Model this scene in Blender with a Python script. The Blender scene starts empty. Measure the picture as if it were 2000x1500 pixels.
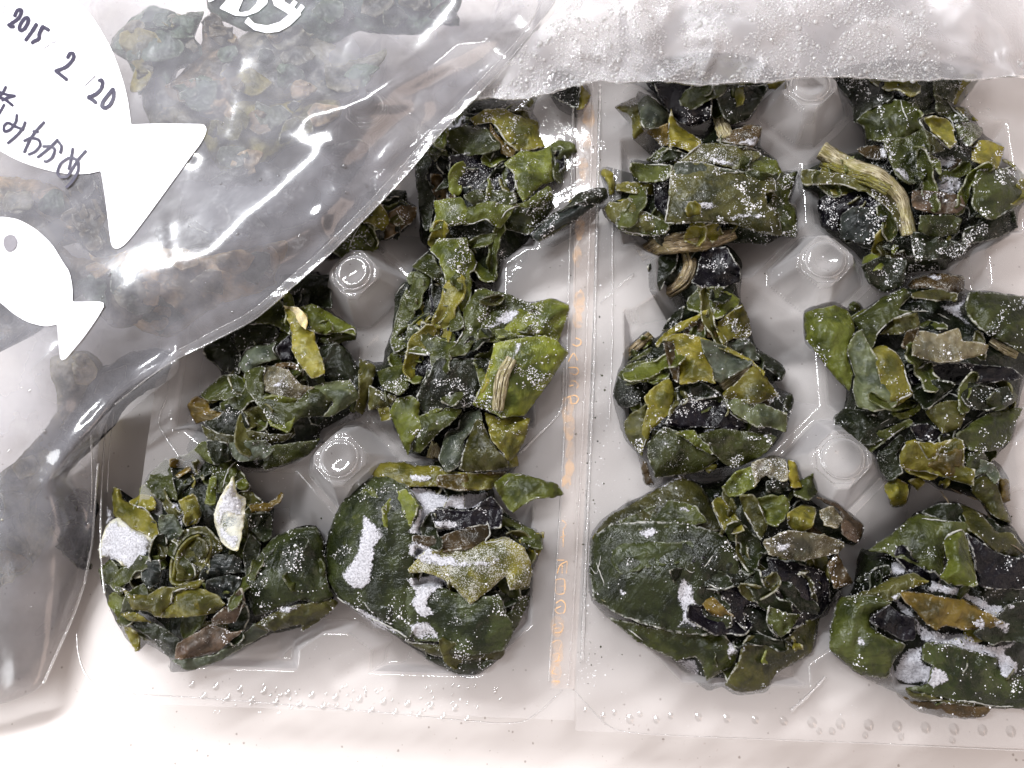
import bpy, math, random
import numpy as np
from mathutils import Vector, Matrix, noise
from mathutils.bvhtree import BVHTree
from mathutils.geometry import delaunay_2d_cdt

# ---------------------------------------------------------------- camera, world, lamps
SC = bpy.context.scene
MM = 0.001
random.seed(11)
RND = np.random.default_rng(11)
COL = SC.collection


def rot_matrix(a, b, c):
    return (Matrix.Rotation(a, 3, 'X') @ Matrix.Rotation(b, 3, 'Y') @ Matrix.Rotation(c, 3, 'Z'))


FOC = 1.6
PEG_Z = 15.0
CAM_POS = Vector((6.717, -31.393, 181.565 + PEG_Z))       # millimetres
CAM_R = rot_matrix(0.267, 0.121, -0.011)
cam_d = bpy.data.cameras.new('camera')
cam = bpy.data.objects.new('camera', cam_d)
COL.objects.link(cam)
cam.matrix_world = Matrix.Translation(CAM_POS * MM) @ CAM_R.to_4x4()
cam_d.sensor_width = 36
cam_d.lens = 36 * FOC / 2
cam_d.clip_start = 0.005
cam_d.clip_end = 20
SC.camera = cam

w = bpy.data.worlds.new('World')
SC.world = w
w.use_nodes = True
bg = w.node_tree.nodes['Background']
bg.inputs[0].default_value = (1.0, 0.90, 0.86, 1)
bg.inputs[1].default_value = 0.60


def lamp(name, loc, target, sx, sy, power, col=(1, 1, 1), roll=0.0):
    d = bpy.data.lights.new(name, 'AREA')
    d.shape = 'RECTANGLE'
    d.size, d.size_y = sx, sy
    d.energy = power
    d.color = col
    o = bpy.data.objects.new(name, d)
    COL.objects.link(o)
    o.location = loc
    zz = (Vector(loc) - Vector(target)).normalized()
    xx = Vector((math.cos(roll), math.sin(roll), 0))          # direction of the long side
    xx = (xx - zz * xx.dot(zz)).normalized()
    yy = zz.cross(xx)
    o.rotation_euler = Matrix((xx, yy, zz)).transposed().to_euler()
    return o


lamp('kitchen_tube_lamp', (-0.20, 0.27, 0.46), (0, 0.02, 0), 0.40, 0.055, 4.5, (0.95, 0.97, 1.0), 0.5)
lamp('window_light', (-0.58, -0.16, 0.25), (-0.05, -0.03, 0), 0.26, 0.22, 1.5, (0.95, 0.97, 1.0))
lamp('added_fill_light', (0.62, -0.34, 0.52), (0.02, -0.02, 0), 0.55, 0.40, 1.3, (1.0, 0.76, 0.64), 1.2)  # added warm fill from the right, no known source there

SC.view_settings.view_transform = 'Standard'
SC.view_settings.look = 'None'
SC.view_settings.exposure = 0.18
SC.cycles.max_bounces = 10
SC.cycles.transparent_max_bounces = 24
SC.cycles.caustics_reflective = False
SC.cycles.caustics_refractive = False
SC.cycles.use_denoising = True


# ---------------------------------------------------------------- pixel tracing helpers
def P(u, v, z):
    """photograph point (2000 x 1500) at height z mm -> world metres"""
    d = CAM_R @ Vector(((u - 1000) / (1000 * FOC), (750 - v) / (1000 * FOC), -1))
    t = (z - CAM_POS.z) / d.z
    return (CAM_POS + d * t) * MM


_R = np.array([list(r) for r in CAM_R])


def PN(uv, z):
    uv = np.asarray(uv, float)
    loc = np.stack([(uv[:, 0] - 1000) / (1000 * FOC), (750 - uv[:, 1]) / (1000 * FOC), -np.ones(len(uv))], 1)
    d = loc @ _R.T
    t = (np.asarray(z) - CAM_POS.z) / d[:, 2]
    return (np.array(CAM_POS)[None] + d * t[:, None]) * MM


CROP = {'F': (780, 160, .21), 'G': (1160, 150, .21), 'H': (1580, 150, .21), 'C': (340, 550, .21), 'D': (720, 440, .21),
        'D2': (720, 700, .21), 'Z4': (0, 500, .35), 'I': (1180, 460, .21), 'I2': (1180, 680, .21), 'J': (1560, 520, .22), 'J2': (1580, 780, .21),
        'A': (180, 860, .24), 'L': (1580, 1095, .21), 'K': (1140, 1060, .25), 'B': (600, 850, .3), 'K2': (1100, 850, .3),
        'L2': (1500, 900, .25), 'Z7': (0, 975, .35), 'Z2': (600, 0, .35), 'Z1': (0, 0, .35), 'W': (0, 0, .22), 'px': (0, 0, 1)}


def px(s):
    """'F 1 2 3 4 / D 5 6' -> [(u,v)...] in photograph pixels"""
    out = []
    for seg in s.split('/'):
        t = seg.split()
        x0, y0, k = CROP[t[0]]
        n = [float(q) for q in t[1:]]
        out += [(x0 + k * n[i], y0 + k * n[i + 1]) for i in range(0, len(n), 2)]
    return out


def seg_dist(pts, poly, closed=True):
    a = np.asarray(poly, float)
    b = np.roll(a, -1, 0) if closed else a[1:]
    if not closed:
        a = a[:-1]
    p = np.asarray(pts, float)[:, None, :]
    ab = (b - a)[None]
    L = np.maximum((ab ** 2).sum(-1), 1e-9)
    t = np.clip(((p - a[None]) * ab).sum(-1) / L, 0, 1)
    q = a[None] + ab * t[..., None]
    return np.sqrt(((p - q) ** 2).sum(-1)).min(1)


def inside(pts, poly):
    p = np.asarray(pts, float)
    a = np.asarray(poly, float)
    b = np.roll(a, -1, 0)
    x, y = p[:, 0:1], p[:, 1:2]
    c = (a[None, :, 1] > y) != (b[None, :, 1] > y)
    xi = a[None, :, 0] + (y - a[None, :, 1]) * (b[None, :, 0] - a[None, :, 0]) / np.where(b[None, :, 1] == a[None, :, 1], 1e-9, b[None, :, 1] - a[None, :, 1])
    return ((c & (x < xi)).sum(1) % 2) == 1


def spline(pts, step, closed=True, k=0.5):
    """Catmull-Rom resample at about `step` px"""
    p = [np.array(q, float) for q in pts]
    n = len(p)
    out = []
    rng_ = range(n) if closed else range(n - 1)
    for i in rng_:
        p1, p2 = p[i], p[(i + 1) % n]
        p0 = p[i - 1] if (closed or i > 0) else p1
        p3 = p[(i + 2) % n] if (closed or i + 2 < n) else p2
        m1, m2 = (p2 - p0) * k * .8, (p3 - p1) * k * .8
        L = np.linalg.norm(p2 - p1)
        lim = 1.0 * L
        for m in (m1, m2):
            l = np.linalg.norm(m)
            if l > lim:
                m *= lim / l
        c = max(1, int(round(L / step)))
        for j in range(c):
            t = j / c
            out.append((2 * t ** 3 - 3 * t ** 2 + 1) * p1 + (t ** 3 - 2 * t ** 2 + t) * m1 + (-2 * t ** 3 + 3 * t ** 2) * p2 + (t ** 3 - t ** 2) * m2)
    if not closed:
        out.append(p[-1])
    return np.array(out)


def nz(x, y, z=0.0):
    return noise.noise(Vector((x, y, z)))


def nzv(uv, s, seed):
    return np.array([noise.noise(Vector((a / s, b / s, seed))) for a, b in uv])


def ridge(uv, s, seed):
    return 1 - 2 * np.abs(nzv(uv, s, seed))


# ---------------------------------------------------------------- object helpers
def link_mesh(name, verts, faces, mat, parent=None, smooth=True, attrs=None):
    me = bpy.data.meshes.new(name)
    me.from_pydata([tuple(v) for v in verts], [], [tuple(f) for f in faces])
    me.validate()
    if attrs:
        for k, a in attrs.items():
            at = me.attributes.new(k, 'FLOAT', 'POINT')
            at.data.foreach_set('value', np.asarray(a, np.float32))
    if smooth:
        me.polygons.foreach_set('use_smooth', [True] * len(me.polygons))
    o = bpy.data.objects.new(name, me)
    COL.objects.link(o)
    if mat:
        me.materials.append(mat)
    if parent:
        o.parent = parent
        o.matrix_parent_inverse = parent.matrix_world.inverted()
    return o


def thing(name, label, cat, loc, group=None):
    o = bpy.data.objects.new(name, None)
    COL.objects.link(o)
    o.empty_display_size = 0.005
    o.location = loc
    o.matrix_world = Matrix.Translation(loc)
    o['label'] = label
    o['category'] = cat
    if group:
        o['group'] = group
    return o


def solid(o, t, offset=-1.0):
    m = o.modifiers.new('thickness', 'SOLIDIFY')
    m.thickness = t * MM
    m.offset = offset
    m.use_even_offset = False


def tri_sheet(outline, step):
    """CDT of an outline (px); returns verts uv, faces, distance to the outline"""
    out = np.asarray(outline, float)
    lo, hi = out.min(0), out.max(0)
    gx = np.arange(lo[0] + step * .5, hi[0], step)
    gy = np.arange(lo[1] + step * .5, hi[1], step * .87)
    X, Y = np.meshgrid(gx, gy)
    X = X + (np.arange(len(gy))[:, None] % 2) * step * .5
    g = np.stack([X.ravel(), Y.ravel()], 1) + RND.uniform(-.18, .18, (X.size, 2)) * step
    if len(g):
        g = g[inside(g, out)]
    if len(g):
        g = g[seg_dist(g, out) > step * .45]
    allp = np.vstack([out, g]) if len(g) else out
    n = len(out)
    vs, es, fs, *_ = delaunay_2d_cdt([Vector(p) for p in allp], [], [list(range(n))], 1, 1e-4)
    uv = np.array([tuple(v) for v in vs])
    # outlines run clockwise or not: faces up
    d = seg_dist(uv, out)
    F = []
    for f in fs:
        a, b, c = uv[f[0]], uv[f[1]], uv[f[2]]
        cr = (b[0] - a[0]) * (c[1] - a[1]) - (b[1] - a[1]) * (c[0] - a[0])
        F.append(tuple(f) if cr < 0 else tuple(reversed(f)))     # px v runs down
    return uv, F, d


def tube(path3, radii, name, mat, parent, sides=8, flat=1.0, attrs=None, cap=True):
    pts = [Vector(p) for p in path3]
    n = len(pts)
    V, Fc = [], []
    for i, p in enumerate(pts):
        t = (pts[min(i + 1, n - 1)] - pts[max(i - 1, 0)]).normalized()
        s = t.cross(Vector((0, 0, 1)))
        if s.length < 1e-6:
            s = Vector((1, 0, 0))
        s.normalize()
        up = s.cross(t).normalized()
        r = (radii[i] if hasattr(radii, '__len__') else radii) * MM
        for k in range(sides):
            a = 2 * math.pi * k / sides
            V.append(p + s * math.cos(a) * r + up * math.sin(a) * r * flat)
    for i in range(n - 1):
        for k in range(sides):
            k2 = (k + 1) % sides
            Fc.append((i * sides + k, i * sides + k2, (i + 1) * sides + k2, (i + 1) * sides + k))
    if cap:
        Fc.append(tuple(range(sides - 1, -1, -1)))
        Fc.append(tuple((n - 1) * sides + k for k in range(sides)))
    return link_mesh(name, V, Fc, mat, parent)


# ---------------------------------------------------------------- materials
class NT:
    def __init__(self, name):
        self.m = bpy.data.materials.new(name)
        self.m.use_nodes = True
        self.t = self.m.node_tree
        self.t.nodes.clear()
        self.out = self.n('ShaderNodeOutputMaterial')

    def n(self, typ, **kw):
        nd = self.t.nodes.new(typ)
        for k, v in kw.items():
            setattr(nd, k, v)
        return nd

    def l(self, a, b):
        self.t.links.new(a, b)

    def coord(self):
        if not hasattr(self, '_c'):
            self._c = self.n('ShaderNodeNewGeometry').outputs['Position']
        return self._c

    def noise(self, scale, detail=3.0, rough=0.6, off=None, dist=0.0):
        t = self.n('ShaderNodeTexNoise')
        t.inputs['Scale'].default_value = scale
        t.inputs['Detail'].default_value = detail
        t.inputs['Roughness'].default_value = rough
        t.inputs['Distortion'].default_value = dist
        c = self.coord()
        if off is not None:
            a = self.n('ShaderNodeVectorMath', operation='ADD')
            self.l(c, a.inputs[0])
            if isinstance(off, (tuple, list)):
                a.inputs[1].default_value = off
            else:
                self.l(off, a.inputs[1])
            c = a.outputs[0]
        self.l(c, t.inputs['Vector'])
        return t.outputs['Fac']

    def ramp(self, src, a, b, va=0.0, vb=1.0):
        m = self.n('ShaderNodeMapRange')
        m.interpolation_type = 'SMOOTHSTEP'
        self.l(src, m.inputs[0])
        for i, v in zip((1, 2, 3, 4), (a, b, va, vb)):
            m.inputs[i].default_value = v
        return m.outputs[0]

    def math(self, op, a, b=None):
        m = self.n('ShaderNodeMath', operation=op)
        for i, q in enumerate((a, b)):
            if q is None:
                continue
            if hasattr(q, 'is_output'):
                self.l(q, m.inputs[i])
            else:
                m.inputs[i].default_value = q
        return m.outputs[0]

    def mix(self, fac, a, b, blend='MIX'):
        m = self.n('ShaderNodeMix')
        m.data_type = 'RGBA'
        m.blend_type = blend
        for s, q in ((0, fac), (6, a), (7, b)):
            if hasattr(q, 'is_output'):
                self.l(q, m.inputs[s])
            elif s == 0:
                m.inputs[0].default_value = q
            else:
                m.inputs[s].default_value = (*q, 1)
        return m.outputs[2]

    def mixs(self, fac, a, b):
        m = self.n('ShaderNodeMixShader')
        if hasattr(fac, 'is_output'):
            self.l(fac, m.inputs[0])
        else:
            m.inputs[0].default_value = fac
        self.l(a, m.inputs[1])
        self.l(b, m.inputs[2])
        return m.outputs[0]

    def bump(self, h, strength, dist, prev=None):
        b = self.n('ShaderNodeBump')
        b.inputs['Strength'].default_value = strength
        b.inputs['Distance'].default_value = dist
        self.l(h, b.inputs['Height'])
        if prev is not None:
            self.l(prev, b.inputs['Normal'])
        return b.outputs[0]

    def attr(self, name):
        a = self.n('ShaderNodeAttribute')
        a.attribute_name = name
        return a.outputs['Fac']

    def princ(self, color, rough, spec=0.5, normal=None, coat=0.0, coat_r=0.1):
        p = self.n('ShaderNodeBsdfPrincipled')
        if hasattr(color, 'is_output'):
            self.l(color, p.inputs['Base Color'])
        else:
            p.inputs['Base Color'].default_value = (*color, 1)
        if hasattr(rough, 'is_output'):
            self.l(rough, p.inputs['Roughness'])
        else:
            p.inputs['Roughness'].default_value = rough
        p.inputs['Specular IOR Level'].default_value = spec
        p.inputs['Coat Weight'].default_value = coat
        p.inputs['Coat Roughness'].default_value = coat_r
        if normal is not None:
            self.l(normal, p.inputs['Normal'])
            if coat:
                self.l(normal, p.inputs['Coat Normal'])
        return p.outputs[0]

    def done(self, sh):
        self.l(sh, self.out.inputs[0])
        return self.m


def mat_leaf():
    t = NT('wet_seaweed')
    oi = t.n('ShaderNodeObjectInfo')
    rnd = t.n('ShaderNodeCombineXYZ')
    t.l(oi.outputs['Random'], rnd.inputs[0])
    t.l(oi.outputs['Random'], rnd.inputs[2])
    off = rnd.outputs[0]
    big = t.noise(130, 3, .6, off)
    mid = t.noise(520, 4, .65, off, .6)
    fine = t.noise(2600, 3, .7)
    base = oi.outputs['Color']
    dark = t.mix(1.0, base, (0.26, 0.30, 0.32), 'MULTIPLY')
    warm = t.mix(1.0, base, (1.6, 1.35, 0.85), 'MULTIPLY')
    c = t.mix(t.ramp(big, .40, .60), dark, base)
    c = t.mix(t.ramp(t.noise(330, 3, .6, off), .50, .66, 0, .3), c, dark)
    haze = t.ramp(t.noise(210, 4, .7, off), .54, .74, 0, .22)
    c = t.mix(t.ramp(mid, .54, .78, 0, .45), c, warm)
    # streaky veins
    vr = t.n('ShaderNodeVectorRotate')
    vr.rotation_type = 'Z_AXIS'
    t.l(t.coord(), vr.inputs['Vector'])
    t.l(t.math('MULTIPLY', oi.outputs['Random'], 6.283), vr.inputs['Angle'])
    mp = t.n('ShaderNodeMapping')
    t.l(vr.outputs[0], mp.inputs[0])
    mp.inputs['Scale'].default_value = (240, 1700, 600)
    vt = t.n('ShaderNodeTexNoise')
    vt.inputs['Scale'].default_value = 1.0
    vt.inputs['Detail'].default_value = 3
    t.l(mp.outputs[0], vt.inputs['Vector'])
    vein = vt.outputs['Fac']
    c = t.mix(t.ramp(vein, .50, .68, 0, .22), c, dark)
    # the thin margins of the blade are more olive than its middle
    c = t.mix(t.math('MULTIPLY', t.attr('margin'), .42), c, t.mix(1.0, base, (1.55, 1.42, 1.0), 'MULTIPLY'))
    # frost: rim of the cut edges, plus dusting by the alpha of the object colour
    edge = t.attr('edge')
    fmask = t.noise(700, 4, .7)
    rim = t.math('MULTIPLY', t.ramp(edge, .45, .85), t.ramp(fmask, .43, .60))
    dn = t.noise(3400, 2, .8)
    cl = t.noise(260, 3, .65)
    th = t.math('SUBTRACT', t.math('ADD', t.math('MULTIPLY', dn, 1.0), t.math('MULTIPLY', cl, .55)),
                t.math('SUBTRACT', 1.13, t.math('MULTIPLY', oi.outputs['Alpha'], .55)))
    dust = t.ramp(th, 0.0, .10)
    c = t.mix(haze, c, t.mix(1.0, base, (2.2, 2.1, 2.6), 'MULTIPLY'))
    rim = t.math('MULTIPLY', rim, t.ramp(oi.outputs['Random'], .15, .75, .25, 1.0))
    fr = t.math('MAXIMUM', t.math('MULTIPLY', rim, .75), t.math('MULTIPLY', dust, .85))
    col = t.mix(fr, c, (0.62, 0.62, 0.60))
    nrm = t.bump(mid, .6, .0008)
    nrm = t.bump(vein, .6, .00028, nrm)
    nrm = t.bump(t.noise(1300, 2, .6), .4, .00022, nrm)
    nrm = t.bump(fine, .25, .00010, nrm)
    rough = t.ramp(t.noise(340, 3, .6), .35, .7, .10, .34)
    pr = t.princ(col, rough, .40, nrm)
    tr = t.n('ShaderNodeBsdfTranslucent')
    t.l(t.mix(1.0, col, (1.7, 1.65, .7), 'MULTIPLY'), tr.inputs[0])
    return t.done(t.mixs(.36, pr, tr.outputs[0]))


def mat_stalk():
    t = NT('fibrous_stalk')
    oi = t.n('ShaderNodeObjectInfo')
    at = t.attr('fib')
    a2 = t.n('ShaderNodeCombineXYZ')
    t.l(t.math('MULTIPLY', at, 16.0), a2.inputs[0])
    al = t.attr('along')
    t.l(t.math('MULTIPLY', al, 3.0), a2.inputs[1])
    tx = t.n('ShaderNodeTexNoise')
    tx.inputs['Scale'].default_value = 1.0
    tx.inputs['Detail'].default_value = 4
    t.l(a2.outputs[0], tx.inputs['Vector'])
    f = tx.outputs['Fac']
    big = t.noise(260, 3, .6)
    base = oi.outputs['Color']
    c = t.mix(t.ramp(f, .38, .62), t.mix(1.0, base, (.22, .18, .10), 'MULTIPLY'), base)
    c = t.mix(t.ramp(big, .45, .65, 0, .6), c, t.mix(1.0, base, (.5, .5, .22), 'MULTIPLY'))
    fr = t.ramp(t.noise(2400, 3, .75), .60, .68, 0, .8)
    c = t.mix(fr, c, (.7, .7, .7))
    nrm = t.bump(f, .9, .0005)
    return t.done(t.princ(c, .45, .4, nrm))


def mat_frost():
    t = NT('frost_ice')
    n1 = t.noise(2300, 3, .75)
    n2 = t.noise(420, 4, .7)
    oi = t.n('ShaderNodeObjectInfo')
    c = t.mix(t.ramp(n1, .35, .6), (.42, .42, .45), (.80, .80, .84))
    c = t.mix(1.0, c, oi.outputs['Color'], 'MULTIPLY')
    nrm = t.bump(n1, .9, .0005)
    p = t.princ(c, .5, .5, nrm)
    tp = t.n('ShaderNodeBsdfTransparent')
    e = t.attr('edge')
    a = t.math('SUBTRACT', t.math('ADD', t.math('MULTIPLY', n2, 1.1), t.math('MULTIPLY', n1, .75)), t.math('ADD', .0, t.math('MULTIPLY', e, .85)))
    a = t.math('ADD', a, t.math('MULTIPLY', t.math('SUBTRACT', oi.outputs['Alpha'], 1.0), .5))
    return t.done(t.mixs(t.ramp(a, .42, .64, 0, .9), tp.outputs[0], p))


def mat_crystal():
    t = NT('frost_crystal')
    return t.done(t.princ((.80, .80, .82), .35, .6))


def mat_film(name, milk, tint, rough, bump_s=0.0, bump_scale=300, fres=.12, fine=0.0, cloud=0.0, gain=1.0, slope=0.0, cscale=60, cdetail=3, clear=False):
    t = NT(name)
    nrm = None
    if bump_s:
        nrm = t.bump(t.noise(bump_scale, 3, .6), bump_s, .0008)
    if fine:
        nrm = t.bump(t.noise(1900, 2, .7), fine, .0003, nrm)
    lw = t.n('ShaderNodeLayerWeight')
    lw.inputs['Blend'].default_value = fres
    g = t.n('ShaderNodeBsdfGlossy')
    g.inputs['Color'].default_value = (gain, gain, gain, 1)
    g.inputs['Roughness'].default_value = rough
    if nrm is not None:
        t.l(nrm, lw.inputs['Normal'])
        t.l(nrm, g.inputs['Normal'])
    tp = t.n('ShaderNodeBsdfTransparent')
    tp.inputs[0].default_value = (.97, .97, .97, 1)
    if slope:
        lf2 = t.n('ShaderNodeLayerWeight')
        lf2.inputs['Blend'].default_value = .5
        t.l(t.mix(t.ramp(lf2.outputs['Facing'], .30, .62), (.985, .985, .985), (.50, .49, .51)), tp.inputs[0])  # steep walls tinted darker, painting in the darkening of refraction
    df = t.n('ShaderNodeBsdfDiffuse')
    df.inputs[0].default_value = (*tint, 1)
    tl = t.n('ShaderNodeBsdfTranslucent')
    tl.inputs[0].default_value = (*tint, 1)
    mk = t.mixs(.5, df.outputs[0], tl.outputs[0])
    f = milk
    if cloud:
        f = t.ramp(t.noise(cscale, cdetail, .6), .3, .7, max(0, milk - cloud), milk + cloud)
    if slope:       # a slanting film is a longer way through the milky plastic
        lf = t.n('ShaderNodeLayerWeight')
        lf.inputs['Blend'].default_value = .5
        f = t.math('ADD', f, t.math('MULTIPLY', lf.outputs['Facing'], slope))
    if clear:       # frost inside the bag thins out towards its empty end
        f = t.math('MULTIPLY', f, t.math('SUBTRACT', 1.0, t.attr('clear')))
    b = t.mixs(f, tp.outputs[0], mk)
    return t.done(t.mixs(lw.outputs['Fresnel'], b, g.outputs[0]))


def mat_counter():
    t = NT('speckled_counter')
    n = t.noise(14, 3, .5)
    c = t.mix(t.ramp(n, .3, .7), (.66, .615, .595), (.70, .66, .64))
    v = t.n('ShaderNodeTexVoronoi')
    v.voronoi_dimensions = '2D'
    v.inputs['Scale'].default_value = 300
    t.l(t.coord(), v.inputs['Vector'])
    wn = t.n('ShaderNodeTexWhiteNoise')
    t.l(v.outputs['Position'], wn.inputs['Vector'])
    sz = t.ramp(wn.outputs['Value'], .55, 1.05, -.035, .115)
    dd = t.math('ADD', v.outputs['Distance'], t.math('MULTIPLY', t.math('SUBTRACT', t.noise(2500, 2, .6), .5), .10))
    sp = t.ramp(t.math('SUBTRACT', sz, dd), 0.0, .06, 0, .62)
    c = t.mix(sp, c, (.20, .15, .12))
    v2 = t.ramp(t.noise(900, 2, .5), .68, .74, 0, .30)
    c = t.mix(v2, c, (.45, .37, .33))
    return t.done(t.princ(c, .32, .5))


def mat_plain(name, col, rough=.5, spec=.4):
    t = NT(name)
    n = t.noise(800, 3, .6)
    c = t.mix(t.ramp(n, .3, .7), tuple(x * .9 for x in col), col)
    return t.done(t.princ(c, rough, spec))


def mat_print():
    t = NT('orange_print')
    n = t.noise(420, 3, .7)
    d = t.n('ShaderNodeBsdfDiffuse')
    d.inputs[0].default_value = (.80, .47, .20, 1)
    tp = t.n('ShaderNodeBsdfTransparent')
    oi = t.n('ShaderNodeObjectInfo')
    return t.done(t.mixs(t.math('MULTIPLY', t.ramp(n, .3, .62), oi.outputs['Alpha']), tp.outputs[0], d.outputs[0]))


M = dict(leaf=mat_leaf(), stalk=mat_stalk(), frost=mat_frost(), crystal=mat_crystal(),
         tray=mat_film('clear_tray_plastic', .19, (1.0, .98, .99), .06, .16, 240, .32, slope=.36),
         bead=mat_film('thick_plastic_edge', .16, (.95, .93, .93), .10, .0, 300, .30, .5),
         bag=mat_film('milky_bag_film', .25, (.78, .79, .88), .14, .10, 110, .38, .0, .10, clear=True),
         bag_low=mat_film('bag_back_film', .22, (.62, .59, .60), .14, .25, 150, .10, .0, .15),
         bag_back=mat_film('frosted_back_film', .25, (.85, .83, .86), .14, .1, 150, .10),
         seam=mat_film('bag_seam_plastic', .14, (.90, .90, .95), .10, .2, 300, .28),
         frosty=mat_film('frosted_bag_film', .27, (.95, .93, .97), .08, .12, 260, .36, .7),
         drop=mat_film('water_drop', .02, (.95, .95, .98), .06, .0, 300, .42),
         bead_drop=mat_film('frosted_water_bead', .38, (1.0, .99, 1.0), .05, .0, 300, .42),
         counter=mat_counter(),
         white=mat_plain('white_print', (.80, .81, .86), .30, .5),
         ink=mat_plain('marker_ink', (.022, .018, .045), .35, .5),
         greyink=mat_plain('grey_print', (.20, .19, .21), .5, .3),
         thin=mat_plain('thin_grey_print', (.36, .35, .37), .5, .3),
         tape=mat_film('label_tape_film', .22, (.92, .80, .74), .14, .3, 300, .14),
         orange=mat_print())
PAL = dict(dk=(.014, .018, .008), nv=(.005, .004, .008), gr=(.053, .063, .015), mg=(.108, .126, .021), lg=(.135, .155, .020),  # nv: near-black blades, also the shade of hollows painted as leaf sheets
           ol=(.165, .152, .024), o2=(.180, .164, .026), yl=(.205, .178, .024), br=(.070, .046, .020), b2=(.110, .076, .016),
           g2=(.034, .044, .014), do=(.070, .068, .019), gy=(.080, .095, .070), gg=(.125, .145, .075), fb=(.170, .150, .095), pa=(.46, .41, .27),
           tn=(.30, .235, .14), wh=(.70, .70, .72), rd=(.085, .058, .042), sl=(.028, .034, .034))


# ---------------------------------------------------------------- seaweed clumps
SEED = [0]


def nseed():
    SEED[0] += 1
    return SEED[0] * 3.7


def jag(outline, amp, s, seed):
    o = np.asarray(outline, float)
    nx = nzv(o, s, seed) + .6 * nzv(o, s * .4, seed + 9)
    ny = nzv(o, s, seed + 5) + .6 * nzv(o, s * .4, seed + 14)
    return o + np.stack([nx, ny], 1) * amp


CLUMP_POLYS = []


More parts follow.
